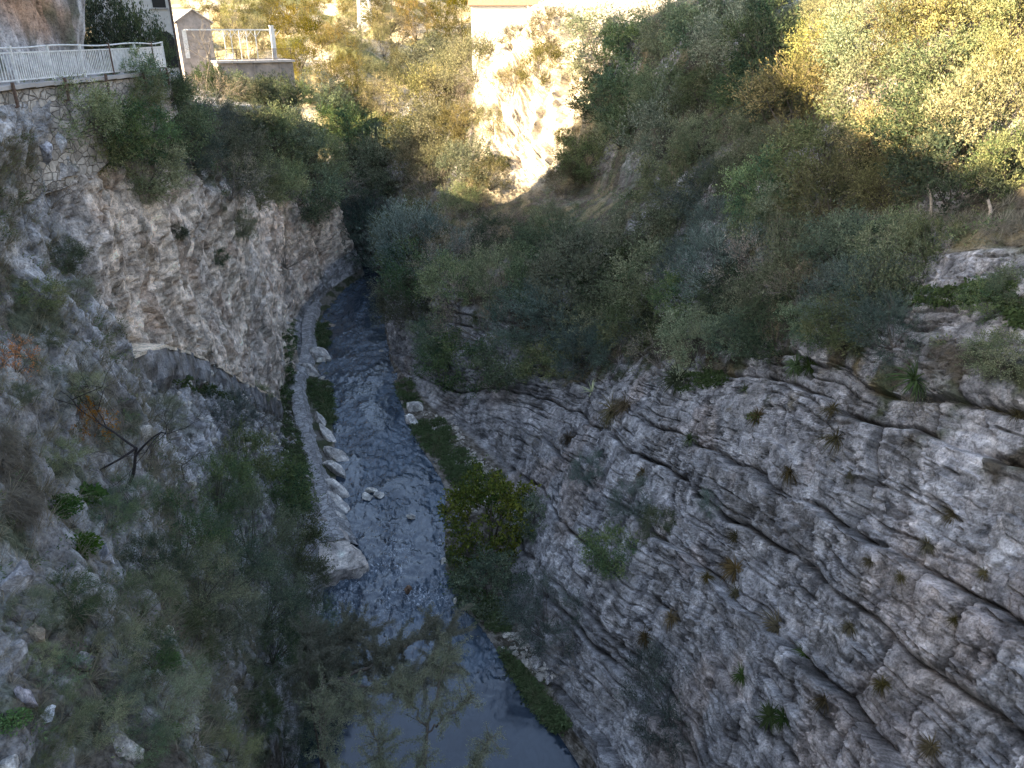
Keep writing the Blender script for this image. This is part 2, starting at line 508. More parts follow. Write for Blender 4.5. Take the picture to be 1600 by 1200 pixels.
def stains(c, p, seed, k=1.0):
    """lichen, calcite and iron stains, each with a shape of its own"""
    g = fbm(p * 1.3, 5, .6, seed=seed)
    c = c * (1 + .55 * np.clip(g, -.6, .7))[:, None]
    st = smooth(.06, .34, fbm(p * np.array((.9, .9, .32)), 5, .6, seed=seed + 10)) * .5 * k
    c = lerp(c, c * np.array((.42, .43, .46)), st)
    wt = smooth(.14, .42, fbm(p * np.array((1.7, 1.7, .8)), 5, .62, seed=seed + 20)) * .55 * k
    return lerp(c, c * np.array((1.65, 1.6, 1.55)), wt)


SC = {}


def build_right():
    P, Nn, S = sheet(RT, ysR, [16, 46, 170, 190, 70, 80, 100, 12], True)
    sh = P.shape[:2]; p = P.reshape(-1, 3); s = S.ravel(); y = p[:, 1]
    warp = fbm(p * .14, 3, seed=21); w2 = fbm(p * .7, 3, seed=25)
    th = math.radians(16)
    b = p[:, 2] * math.cos(th) + p[:, 1] * math.sin(th) + .55 * warp + .07 * w2
    a = p[:, 1] * math.cos(th) - p[:, 2] * math.sin(th) * 2.0 + 1.2 * fbm(p * .2, 2, seed=31) + .2 * w2
    o1, t1, g1, c1, k1 = blocks(a, b, 41, 2.1, 3.6, .10)
    o2, t2, g2, c2, k2 = blocks(a + .3 * w2, b + .1 * w2, 61, .62, 1.3, .045)
    g1 = g1 * smooth(-.35, .1, fbm(p * .33, 3, seed=71)); g2 = g2 * smooth(-.1, .3, fbm(p * .4, 3, seed=75))
    big = fbm(p * .11, 4, seed=81)
    mid = fbm(p * .55, 5, .55, seed=91)
    rid = fbm(p * np.array((.5, .5, .25)), 5, .55, seed=95, ridged=True)
    o3, t3, g3, c3, k3 = blocks(a + .25 * w2, b + .12 * w2, 65, .27, .42, .03)
    kb_, dbb, fbb = jit_cells(b / 2.1, 41, .8)
    ks_, dbs, _ = jit_cells(b / .68, 63, .8)
    fine_ = np.exp(-(dbs * .68 / .04) ** 2) * smooth(-.05, .2, fbm(np.stack((a * .22, ks_ * 3.3, 0 * a), 1), 3, seed=74))
    long_ = np.exp(-(dbb * 2.1 / .05) ** 2) * smooth(-.05, .16, fbm(np.stack((a * .20, kb_ * 3.3, 0 * a), 1), 3, seed=73))
    led = (hash01(kb_, None, None, 77) - .5) * .55 + .22 * (fbb - .5)
    rock = .34 * big + led + .36 * o1 + .20 * t1 - .36 * g1 - .34 * long_ - .16 * fine_ + .20 * o2 + .12 * t2 - .12 * g2 + .09 * o3 + .07 * t3 + .07 * mid + .10 * (rid - .6)
    wr = np.interp(s, [0, 1, 1.6, 2, 2.15, 4.0, 4.35, 5, 6, 7, 8], [0, .03, .12, .45, 1, 1, .55, .5, .5, .6, .2])
    spur = smooth(86, 90, y) * (1 - smooth(104, 110, y)) * smooth(4.9, 5.3, s) * (1 - smooth(6.8, 7.3, s))
    spur *= smooth(-5.5, -2.5, p[:, 0]) * (1 - smooth(5.0, 7.0, p[:, 0]) * (1 - smooth(5.9, 6.3, s)))
    crag = smooth(.05, .25, fbm(p * .13, 3, seed=111)) * smooth(4.1, 4.5, s)          # outcrops among the shrubs
    outc = smooth(17, 19, y) * (1 - smooth(27, 29, y)) * smooth(4.05, 4.2, s) * (1 - smooth(4.8, 5.0, s))
    crag = crag * (1 - .85 * smooth(60, 68, y) * (1 - smooth(92, 96, y)) * (1 - smooth(6.0, 6.5, s)))
    crag = np.maximum(np.maximum(crag, outc), spur * smooth(5.25, 5.6, s))
    wr = np.maximum(wr, crag * .9)
    rock2 = np.where(spur > .3, 1.0 * big + .8 * mid + 1.7 * (fbm(p * np.array((.42, .3, .16)), 6, .6, seed=131, ridged=True) - .5), rock)
    soil = .5 * big + .25 * mid
    d = rock2 * wr + soil * (1 - wr) * np.interp(s, [0, 1, 2, 8], [.02, .12, .5, 1])
    p2 = p + Nn.reshape(-1, 3) * d[:, None]
    p2[:, 2] = np.where((s > 1.02) & (s < 2) & (p2[:, 2] < .06), .06 + .02 * mid, p2[:, 2])
    dash = fbm(np.stack((a * .9, b * 4.2, p[:, 0] * .8), 1), 4, .6, seed=1300)
    dash = smooth(.10, .30, dash) * smooth(-.25, .15, fbm(p * .5, 3, seed=1310))
    dash2 = smooth(.12, .30, fbm(np.stack((a * 3.0, b * 1.1, p[:, 0] * .8), 1), 4, .6, seed=1320)) * smooth(-.1, .3, fbm(p * .35, 3, seed=1330))
    cut = np.clip(dash + .8 * dash2 + .75 * long_ + .7 * fine_, 0, 1) * wr * (spur < .3)
    p2 = p2 - Nn.reshape(-1, 3) * (cut * .05)[:, None]
    # rock tones, with dirt and crevice shade painted into the cracks
    c = np.tile(GREY, (len(p), 1)).astype(np.float32)
    c *= (1 + .30 * (c1 - .5) + .30 * (c2 - .5) + .22 * (c3 - .5) + .18 * (k1 - .5))[:, None]
    warmw = smooth(.2, .5, fbm(p * .16, 4, seed=141)) * .3
    c = lerp(c, WARM, warmw)
    c = stains(c, p, 1100)
    c = c * (1 - .62 * cut)[:, None]
    c = c * (1 - .55 * np.clip(g1, 0, 1) - .3 * np.clip(g2, 0, 1))[:, None]
    dirt = smooth(.05, .35, fbm(p * np.array((.5, .5, .3)), 5, .6, seed=151)) * .22
    c = lerp(c, SOIL * 1.6, dirt)
    veg = smooth(3.85, 4.15, s + .5 * mid) * (1 - crag)
    scol = lerp(np.tile(SOIL, (len(p), 1)), GRASS, smooth(-.1, .2, fbm(p * .6, 3, seed=161)))
    scol = lerp(scol, DRY * .8, smooth(.05, .4, fbm(p * .35, 3, seed=165)) * .6)
    c = lerp(c, scol, veg)
    c = lerp(c, stains(np.tile(WHITE, (len(p), 1)), p * .6, 1700, 1.5), spur * .95)
    bank = (1 - smooth(1.85, 2.02, s)) * smooth(.9, 1.05, s)
    gcol = lerp(np.tile(GRAVEL, (len(p), 1)), SOIL, smooth(-.5, .5, fbm(p * 2.2, 4, .7, seed=171)))
    c = lerp(c, gcol, bank)
    c = lerp(c, BED, 1 - smooth(.85, 1.0, s))
    SC['right'] = (p2, s, veg, Nn.reshape(-1, 3))
    me = mesh_np('right_cliff', p2, grid_faces(sh[0], sh[1], True), np.clip(c, .01, .9))
    return tag(link('right_cliff', me, M['rock']), 'grey bedded limestone cliff and shrubby slope along the right of the river', 'cliff', kind='structure')


def build_left():
    P, Nn, S = sheet(LT, ysL, [16, 40, 60, 95, 75, 170, 100, 20, 90, 30, 8, 4], False)
    sh = P.shape[:2]; p = P.reshape(-1, 3); s = S.ravel(); y = p[:, 1]
    w2 = fbm(p * .7, 3, seed=225); warp = fbm(p * .15, 3, seed=221)
    a = p[:, 1] + .8 * warp + .3 * w2 + .45 * p[:, 2]; b = p[:, 2] - .35 * p[:, 1] + 1.5 * warp + .3 * w2
    o1, t1, g1, c1, k1 = blocks(a, b, 241, 2.6, 1.9, .09)
    o2, t2, g2, c2, k2 = blocks(a, b + .2 * w2, 261, .8, .7, .05)
    g1 = g1 * smooth(-.2, .3, fbm(p * .33, 3, seed=271)); g2 = g2 * smooth(-.1, .3, fbm(p * .45, 3, seed=275))
    big = fbm(p * .12, 4, seed=281)
    mid = fbm(p * .6, 5, .55, seed=291)
    flute = fbm(p * np.array((.42, .42, .10)), 5, .5, seed=295, ridged=True) - .6
    rock = .9 * big + .28 * o1 + .26 * t1 - .2 * g1 + .13 * o2 + .12 * t2 - .1 * g2 + .24 * mid + .62 * flute
    rid = fbm(p * .9, 5, .55, seed=299, ridged=True) - .6
    scree = .6 * big + .42 * mid + .34 * rid + .22 * o2 + .16 * t2 + .16 * o1 - .1 * g2
    near = 1 - smooth(20, 26, y)
    wr = np.interp(s, [0, .9, 1.1, 2, 3.7, 4.05, 5, 5.4, 6, 7, 7.3, 8, 9, 10], [0, 0, .05, .05, .1, 1, 1, .6, 0, 0, 1, 1, .5, .2])
    ws = np.interp(s, [0, .9, 1.1, 1.9, 2.2, 3.8, 4.2, 5, 5.5, 5.95, 6, 7, 7.1, 10], [0, 0, .15, .15, .8, .8, .4, .5, .9, .3, 0, 0, .5, 1])
    wr = np.where(near > .5, np.interp(s, [0, 1, 2, 3, 3.3, 5, 5.9, 6, 7, 7.3, 9, 10], [0, 0, .6, .6, .45, .45, .5, 0, 0, 1, .5, .2]), wr)
    wr = np.where((y > 41) & (s > 5.3) & (s < 8), wr * .3, wr)
    d = rock * wr + scree * ws * (1 - wr)
    d = np.where((s > 5.85) & (s < 7.1) & (y < 41), d * .15, d)
    p2 = p + Nn.reshape(-1, 3) * d[:, None]
    cut = smooth(.10, .30, fbm(np.stack((p[:, 0] * 1.2, p[:, 1] * 2.2, p[:, 2] * .8), 1), 4, .6, seed=1400)) * smooth(-.25, .2, fbm(p * .5, 3, seed=1410))
    cut = np.clip(cut + .8 * smooth(.14, .32, fbm(p * np.array((1.2, 1.2, 2.6)), 4, .6, seed=1420)), 0, 1) * np.interp(s, [0, 2, 2.2, 5.5, 5.9, 7.1, 7.3, 10], [0, 0, 1, 1, 0, 0, 1, 1])
    p2 = p2 - Nn.reshape(-1, 3) * (cut * .07)[:, None]
    bankz = (s > 1.02) & (s < 2.0) & (y > 40)
    p2[:, 2] = np.where(bankz & (p2[:, 2] < .08), .08 + .02 * mid, p2[:, 2])
    c = np.tile(GREY, (len(p), 1)).astype(np.float32)
    c *= (1.22 + .28 * (c1 - .5) + .28 * (c2 - .5))[:, None]
    tanw = smooth(27, 31, y) * smooth(3.9, 4.1, s) * (1 - smooth(4.9, 5.2, s))
    tanw = tanw * np.clip(.9 + .5 * fbm(p * np.array((.3, .3, .1)), 4, seed=301), 0, 1)
    c = lerp(c, TAN, tanw)
    c = stains(c, p, 1200, .65)
    c = c * (1 - .42 * cut)[:, None]  # crevice shade painted into the cracks along with their dirt
    up = smooth(7.05, 7.2, s) * (1 - smooth(8.0, 8.6, s)) * (1 - smooth(37, 39, y))
    c = lerp(c, np.array((.40, .25, .16)), up * np.clip(.55 + 1.5 * fbm(p * .3, 4, seed=311), 0, 1))
    c = c * (1 - .5 * np.clip(g1, 0, 1) * wr - .3 * np.clip(g2, 0, 1) * wr)[:, None]
    rust = smooth(.22, .38, fbm(p * .55, 4, seed=321)) * tanw
    c = lerp(c, np.array((.26, .16, .10)), rust * .45)
    dirt = smooth(.0, .3, fbm(p * .5, 5, .6, seed=331)) * np.interp(s, [0, 2, 3, 4, 4.2, 5, 5.4, 6], [.3, .5, .5, .45, .25, .35, .8, .8])
    dirt = np.where(near > .5, np.clip(.4 + dirt * 1.7, 0, .94), dirt)
    scol = lerp(np.tile(SOIL * 1.3, (len(p), 1)), GRASS, smooth(-.1, .2, fbm(p * .7, 3, seed=341)))
    c = lerp(c, scol, dirt)
    veg = smooth(4.95, 5.3, s + .35 * mid) * (1 - smooth(5.9, 6.0, s)) * smooth(24, 40, y)
    veg = np.maximum(veg, smooth(6.9, 7.1, s) * smooth(39, 41, y))
    veg = np.maximum(veg, smooth(8.2, 8.8, s))
    c = lerp(c, scol, veg)
    path = ((s > 6.02) & (s < 7.0) & (y < 46)).astype(float)
    c = lerp(c, np.array((.30, .27, .24)), path)
    bank = (1 - smooth(1.9, 2.05, s)) * smooth(.9, 1.05, s) * smooth(40, 46, y)
    c = lerp(c, lerp(np.tile(GRAVEL * .7, (len(p), 1)), GRASS, smooth(-.2, .15, mid)), bank)
    c = lerp(c, BED, 1 - smooth(.85, 1.0, s))
    SC['left'] = (p2, s, veg, Nn.reshape(-1, 3))
    me = mesh_np('left_cliff', p2, grid_faces(sh[0], sh[1], False), np.clip(c, .01, .9))
    return tag(link('left_cliff', me, M['rock_left']), 'tan and grey broken limestone cliff with scree along the left of the river', 'cliff', kind='structure')


RC = build_right()
LC = build_left()


def build_hills():
    xs = np.linspace(-330, 330, 330); ysh = 126 + 700 * np.linspace(0, 1, 300) ** 1.6
    X, Y = np.meshgrid(xs, ysh)
    p = np.stack((X.ravel(), Y.ravel(), np.zeros(X.size)), 1)
    n = fbm(p * .02, 5, seed=401)
    xr = smooth(-12, 22, p[:, 0])
    z = 14 + .225 * (p[:, 1] - 125) + 16 * xr + 9 * n + .8 * fbm(p * .2, 4, seed=405)
    lf = smooth(20, 50, -p[:, 0]) * (1 - smooth(135, 190, p[:, 1]))
    z += 8 * lf
    p[:, 2] = z
    c = lerp(np.tile(DRY * 1.25, (len(p), 1)), np.array((.12, .12, .05)), smooth(-.15, .25, fbm(p * .07, 4, seed=411)))
    c = lerp(c, np.array((.50, .43, .32)), smooth(.08, .3, fbm(p * .11, 4, seed=415)) * .9)
    p[:, 2] += .5 * fbm(p * .6, 3, seed=421)
    me = mesh_np('hills', p, grid_faces(X.shape[0], X.shape[1], True), c, True)
    return tag(link('hills', me, M['rock_left']), 'dry sunlit olive hillside closing the view beyond the gorge', 'hillside', kind='structure')


HL = build_hills()
# ground closing the region behind the camera and out to the horizon
xs = np.linspace(-900, 900, 40)
X, Y = np.meshgrid(xs, xs)
gp = np.stack((X.ravel(), Y.ravel() , np.full(X.size, -3.0)), 1)
tag(link('ground', mesh_np('ground', gp, grid_faces(40, 40, True), np.tile(SOIL, (1600, 1))), M['rock_left']), 'flat earth under the hills', 'ground', kind='structure')

dg = bpy.context.evaluated_depsgraph_get()
BV = [BVHTree.FromObject(o, dg) for o in (RC, LC, HL)]


def hit(u, v, which=(0, 1, 2)):
    """terrain point seen through a pixel: (point, normal, depth)"""
    r = ray(u, v); L = np.linalg.norm(r); d = Vector(r / L)
    best = None
    for k in which:
        loc, no, idx, dist = BV[k].ray_cast(Vector(CAM), d, 1500)
        if loc is not None and (best is None or dist < best[2]): best = (loc, no, dist)
    if best is None: return None
    return np.array(best[0]), np.array(best[1]), best[2] / L


def drop(x, y, z0=90.0):
    best = None
    for b in BV:
        loc, no, idx, dist = b.ray_cast(Vector((x, y, z0)), Vector((0, 0, -1)), 200)
        if loc is not None and (best is None or loc.z > best[0].z): best = (loc, no)
    return (np.array(best[0]), np.array(best[1])) if best else None
# ------------------------------------------------------------------ the river
def river_mat():
    m, nt = new_mat('river_water'); N = NT(nt)
    p = N.pos(); t = N.tint()
    sep = N.n('ShaderNodeSeparateColor', inp={0: t})
    calm = sep.outputs[0]; foam = sep.outputs[1]
    pm = N.mapping(p, (1.0, .55, 1), (0, 0, .25))
    r1 = N.noise(pm, 1.7, 4, .55, .6); r2 = N.noise(pm, 5.0, 3, .55, .4)
    h = N.math('ADD', r1, N.math('MULTIPLY', r2, .45))
    h = N.math('MULTIPLY', h, N.math('SUBTRACT', 1.05, calm))
    nb = N.bump(h, 1.0, .16)
    base = N.mix(N.ramp(N.math('ADD', N.math('MULTIPLY', N.noise(p, .3, 4), .45), N.math('MULTIPLY', N.noise(pm, 2.0, 6, .7, .8), .55)), [(.40, 0.0), (.60, 1.0)]), (.018, .032, .050), (.085, .118, .155))  # sky reflection and light-dark ripples painted into the water colour
    base = N.mix(N.math('MULTIPLY', calm, .75), base, (.012, .020, .032))
    fm = N.math('MULTIPLY', foam, N.ramp(N.noise(pm, 6.0, 7, .7, 1.0), [(.52, 0.0), (.66, 1.0)]))
    c = N.mix(fm, base, (.55, .6, .66))
    rough = N.math('ADD', .05, N.math('MULTIPLY', fm, .4))
    pr = N.n('ShaderNodeBsdfPrincipled', inp={'Base Color': c, 'Roughness': rough, 'Normal': nb, 'IOR': 1.4})
    pr.inputs['Specular IOR Level'].default_value = 1.0
    N.out(pr.outputs[0])
    return m


def build_river():
    ys = np.exp(np.arange(math.log(6.0), math.log(132.0), .0034))
    xs = np.linspace(0, 1, 200)
    kl = [-80, 0, 18, 27, 36, 45, 58, 70, 85, 95, 102, 107, 115, 140]
    vl = [-9, -9, -11, -12, -13, -15, -19.5, -22, -25, -24, -22.5, -28, -46, -50]
    kr = [-40, 24, 27, 33, 38, 48, 53, 60, 70, 80, 96, 106, 112, 120, 140]
    vr = [6, 6, 5, 5, 4.5, 3, 1, -3, -9, -11, -13.5, -16, -22, -33, -38]
    xl = np.interp(ys, kl, vl); xr = np.interp(ys, kr, vr)
    X = xl[:, None] + (xr - xl)[:, None] * xs[None]; Y = np.broadcast_to(ys[:, None], X.shape)
    p = np.stack((X.ravel(), Y.ravel(), np.zeros(X.size)), 1)
    y = p[:, 1]
    calm = 1 - smooth(27.0, 35.0, y + 4.0 * perlin(p * .3, 5))
    amp = .075 - .03 * smooth(46, 60, y) + .02 * smooth(64, 68, y)
    rap = smooth(33, 35, y) * (1 - smooth(40, 46, y))
    rap = np.maximum(rap, .35 * smooth(66, 68, y) * (1 - smooth(68, 72, y)))
    amp = (amp + .06 * rap) * (1 - calm * .97)
    patch = smooth(-.22, .22, fbm(p * np.array((.35, .16, 1)), 3, seed=521))
    amp = amp * (.30 + .95 * patch)
    q = p * np.array((1.9, 1.15, 1))
    z = amp * (fbm(q * 1.0, 4, .6, seed=501) * 1.4 + .8 * (fbm(q * 2.2, 3, .6, seed=505, ridged=True) - .4))
    z += .10 * smooth(66, 67.4, y + .5 * perlin(p * .5, 7))            # the low weir
    # rings in the calm pool at the mouth of the rapids
    d = np.hypot(p[:, 0] - 1.5, p[:, 1] - 33)
    z += .012 * np.sin(d * 11) * np.exp(-((d - 3.0) / 2.2) ** 2) * (p[:, 0] > -1.5) * calm
    p[:, 2] = z
    foam = .30 * rap + .10 * smooth(45, 60, y) + .75 * rap * smooth(.02, .25, fbm(p * .5, 3, seed=511))
    foam += .8 * np.exp(-((y + .4 * perlin(p * .6, 9) - 66.7) / .22) ** 2) * smooth(-.1, .2, perlin(p * .9, 11))
    calm = np.maximum(calm, .72 * (1 - patch))
    foam = foam * (.4 + .8 * patch)
    c = np.stack((calm, np.clip(foam, 0, 1), np.zeros_like(calm)), 1)
    me = mesh_np('river', p, grid_faces(X.shape[0], X.shape[1], True), c, True)
    return tag(link('river', me, river_mat()), 'dark blue rippled river running down the gorge into a calm pool', 'river', kind='structure')


RV = build_river()

# ------------------------------------------------------------------ light
SUN_D = np.array((.85, .35, -.38)); SUN_D /= np.linalg.norm(SUN_D)
world = bpy.data.worlds.new('World'); scene.world = world
world.use_nodes = True
wn = world.node_tree; wn.nodes.clear()
sky = wn.nodes.new('ShaderNodeTexSky'); sky.sky_type = 'NISHITA'; sky.sun_disc = False
elev = math.asin(-SUN_D[2])
sky.sun_elevation = elev
sky.sun_rotation = math.atan2(-SUN_D[0], -SUN_D[1])
sky.altitude = 500; sky.air_density = 1.0; sky.dust_density = 2.5; sky.ozone_density = .6
bg = wn.nodes.new('ShaderNodeBackground'); bg.inputs['Strength'].default_value = .12
wo = wn.nodes.new('ShaderNodeOutputWorld')
hs = wn.nodes.new('ShaderNodeHueSaturation'); hs.inputs['Saturation'].default_value = .86
wn.links.new(sky.outputs[0], hs.inputs['Color']); wn.links.new(hs.outputs[0], bg.inputs[0]); wn.links.new(bg.outputs[0], wo.inputs[0])
sl = bpy.data.lights.new('sun', 'SUN'); sl.energy = 5.0; sl.angle = math.radians(.53); sl.color = (1.0, .79, .49)
so = bpy.data.objects.new('sun', sl); col.objects.link(so)
so.rotation_euler = Vector(SUN_D).to_track_quat('-Z', 'Y').to_euler()
so.location = (-60, -40, 70)
scene.view_settings.view_transform = 'Standard'; scene.view_settings.look = 'None'
scene.view_settings.exposure = 2.65; scene.view_settings.gamma = 1.0
scene.render.engine = 'CYCLES'
cy = scene.cycles
cy.max_bounces = 6; cy.diffuse_bounces = 4; cy.glossy_bounces = 2; cy.transmission_bounces = 2; cy.transparent_max_bounces = 4
cy.use_denoising = True; cy.use_adaptive_sampling = True; cy.adaptive_threshold = .012
cy.sample_clamp_indirect = 4.0
# ------------------------------------------------------------------ plants
def unit(v): return v / (np.linalg.norm(v, axis=-1, keepdims=True) + 1e-9)


def leaves(P, D, L, W, c, r, droop=0.0):
    """diamond leaves: base points P, directions D, lengths L, widths W -> verts, quads, colours"""
    n = len(P)
    D = unit(D)
    side = unit(np.cross(D, r.normal(size=(n, 3))))
    nrm = np.cross(side, D)
    L = np.broadcast_to(L, (n,))[:, None]; W = np.broadcast_to(W, (n,))[:, None]
    mid = P + D * L * .5 + nrm * L * .06
    tip = P + D * L - np.array((0, 0, 1.0)) * droop * L
    V = np.stack((P, mid + side * W * .5, tip, mid - side * W * .5), 1).reshape(-1, 3)
    Q = np.arange(4 * n).reshape(n, 4)
    return V, Q, np.repeat(c, 4, 0)


PAL = {
 'olive': ((0.147, 0.172, 0.095), (0.225, 0.234, 0.133)),
 'dark': ((0.082, 0.121, 0.070), (0.137, 0.172, 0.088)),
 'blue': ((0.089, 0.119, 0.100), (0.146, 0.176, 0.144)),
 'yellow': ((0.070, 0.085, 0.028), (0.125, 0.125, 0.038)),
 'dry': ((0.197, 0.163, 0.120), (0.282, 0.231, 0.163)),
 'green': ((0.058, 0.104, 0.029), (0.098, 0.153, 0.046)),
 'pine': ((0.095, 0.085, 0.024), (0.165, 0.132, 0.042)),  # needle colour with golden sunlight mixed in
 'willow': ((0.150, 0.165, 0.105), (0.225, 0.225, 0.150)),
 'silver': ((0.150, 0.142, 0.066), (0.250, 0.222, 0.110)),  # olive leaf colour yellowed, golden sunlight painted in
 'red': ((0.240, 0.129, 0.051), (0.376, 0.205, 0.068)),
}
PROTO = {}


def make_shrub(key, pal, seed, clumps=60, per=190, leaf=.060, wid=.34, flat=.72, cr=(.18, .34), wisp=.5, up=.35, stems=8, lumps=.28, droop=0.0):
    """unit shrub: radius about 1, height about 1.5"""
    r = np.random.default_rng(seed)
    lo, hi = (np.array(x) for x in PAL[pal])
    # lobed envelope
    dirs = unit(r.normal(size=(clumps, 3)) + np.array((0, 0, .12)))
    rad = (.45 + .5 * r.random(clumps) ** .6) * (1 + lumps * perlin(dirs * 1.7 + seed * 3.1, seed))
    cen = dirs * rad[:, None] * np.array((1, 1, flat)) + np.array((0, 0, flat * .45))
    crad = r.uniform(cr[0], cr[1], clumps)
    VV, QQ, CC, n0 = [], [], [], 0
    bm = MB()
    root = np.array((0, 0, -.25))
    for k in range(clumps):
        n = int(per * (.6 + .8 * r.random()) * (crad[k] / .26) ** 2)
        out = unit(cen[k] - np.array((0, 0, flat * .1)))
        ax = unit(out + .45 * r.normal(size=3))
        # twigs in a clump, leaves along them
        nt_ = max(5, n // 12)
        td = unit(r.normal(size=(nt_, 3)) * .8 + out * wisp * 1.4 + np.array((0, 0, up)))
        tl = crad[k] * (.7 + .8 * r.random(nt_)) * (1 + wisp * .5)
        j = r.integers(0, nt_, n); s_ = r.random(n) ** .75
        P = cen[k] + td[j] * (tl[j] * s_)[:, None] + r.normal(size=(n, 3)) * .022
        D = td[j] * .8 + r.normal(size=(n, 3)) * .55 + np.array((0, 0, up * .5))
        mixc = (.5 + .45 * r.normal() + .35 * r.normal(size=n)).clip(-.45, 1.5)[:, None]
        c = (lo + (hi - lo) * mixc) * (1 + .28 * r.normal(size=(n, 1)))
        V, Q, C = leaves(P, D, leaf * (.7 + .6 * r.random(n)), leaf * wid * (.8 + .5 * r.random(n)), np.clip(c, .01, 1), r, droop)
        VV.append(V); QQ.append(Q + n0); CC.append(C); n0 += len(V)
        if k < 16:
            q = np.linspace(0, 1, 5)[:, None]
            bend = r.normal(size=3) * .12
            pts = root * (1 - q) + cen[k] * q + bend * (q * (1 - q) * 2)
            bm.tube(pts, np.linspace(.016, .004, 5), 4)
        for t in r.integers(0, nt_, 2):
            bm.tube([cen[k], cen[k] + td[t] * tl[t] * .5 + r.normal(size=3) * .02, cen[k] + td[t] * tl[t] * 1.05], [.006, .004, .002], 3)
    me = mesh_np('foliage_' + key, np.concatenate(VV), np.concatenate(QQ), np.concatenate(CC))
    me.materials.append(M['leaf'])
    mb = bm.mesh('branches_' + key); mb.materials.append(M['bark'] if pal != 'dry' else M['twig'])
    PROTO.setdefault(key.rsplit('_', 1)[0], []).append((me, mb))


for i in range(3): make_shrub(f'olive_{i}', 'olive', 10 + i)
for i in range(3): make_shrub(f'dark_{i}', 'dark', 20 + i, leaf=.056, wid=.42, wisp=.3)
for i in range(3): make_shrub(f'blue_{i}', 'blue', 30 + i, leaf=.075, wid=.16, wisp=.9, up=.6, per=190)
for i in range(2): make_shrub(f'yellow_{i}', 'yellow', 40 + i, leaf=.06, wid=.5)
for i in range(2): make_shrub(f'dry_{i}', 'dry', 50 + i, clumps=40, per=60, leaf=.06, wid=.12, wisp=1.0, up=.5, stems=14)
for i in range(2): make_shrub(f'silver_{i}', 'silver', 60 + i, leaf=.055, wid=.3, wisp=.5)
for i in range(2): make_shrub(f'near_{i}', 'olive', 70 + i, clumps=90, per=430, leaf=.036, wid=.26, cr=(.14, .26), wisp=.8, up=.4)
for i in range(2): make_shrub(f'neardark_{i}', 'dark', 80 + i, clumps=90, per=430, leaf=.036, wid=.30, cr=(.13, .25), wisp=.7, up=.3)
make_shrub('ivy_0', 'dark', 90, clumps=80, per=170, leaf=.05, wid=.7, cr=(.14, .26), wisp=.1, up=.1)
make_shrub('fig_0', 'yellow', 95, clumps=85, per=150, leaf=.06, wid=.62, cr=(.15, .28), wisp=.15, up=.1, flat=.95)
make_shrub('red_0', 'red', 96, clumps=36, per=70, leaf=.055, wid=.6, wisp=.4)
for i in range(2): make_shrub(f'treecrown_{i}', 'silver', 100 + i, clumps=60, per=170, leaf=.05, wid=.34, flat=.9, cr=(.18, .32), wisp=.3)
for i in range(3): make_shrub(f'pinecrown_{i}', 'pine', 110 + i, clumps=60, per=190, leaf=.06, wid=.2, flat=1.0, cr=(.16, .30), wisp=.4, up=.5, lumps=.6)

ADJ = {'olive': 'grey-green leafy', 'dark': 'dark-green leafy', 'blue': 'blue-green wispy', 'yellow': 'yellow-green leafy', 'dry': 'brown twiggy',
       'silver': 'pale-olive leafy', 'near': 'grey-green leafy', 'neardark': 'dark-green leafy'}
NTH = ['', 'second', 'third', 'fourth', 'fifth', 'sixth', 'seventh', 'eighth', 'ninth', 'tenth', 'eleventh', 'twelfth', 'thirteenth', 'fourteenth', 'fifteenth', 'sixteenth']


def put_shrub(key, p, R, label, group, name='shrub', cat='shrub', sq=1.0, rz=None, lean=(0, 0), dens=None):
    me, mb = PROTO[key][random.randrange(len(PROTO[key]))] if dens is None else PROTO[key][dens]
    o = empty(name, p)
    o.rotation_euler = (lean[0], lean[1], random.uniform(0, 6.28) if rz is None else rz)
    o.scale = (R, R, R * sq)
    tag(o, label, cat, group)
    a = link('foliage', me, None, o); b = link('branches', mb, None, o)
    return o


SHRUBS = 0


def place(u, v, r, key, label, group, name='shrub', cat='shrub', sq=1.0, maxd=400):
    """a shrub whose middle is seen at u,v with an apparent radius r (photograph pixels), rooted in the slope below it"""
    global SHRUBS
    h = hit(u, min(v + .45 * r, 1195))
    if h is None: return None
    P, n, t = h
    R = min(r * t / FPX, 7.0)
    s = random.uniform(.85, 1.15)
    P = P - n * .12 * R - np.array((0, 0, .10 * R))
    lean = (-.35 * n[1], .35 * n[0])
    SHRUBS += 1
    return put_shrub(key, P, R * 1.02, label, group, name, cat, sq * s, lean=(0, 0))


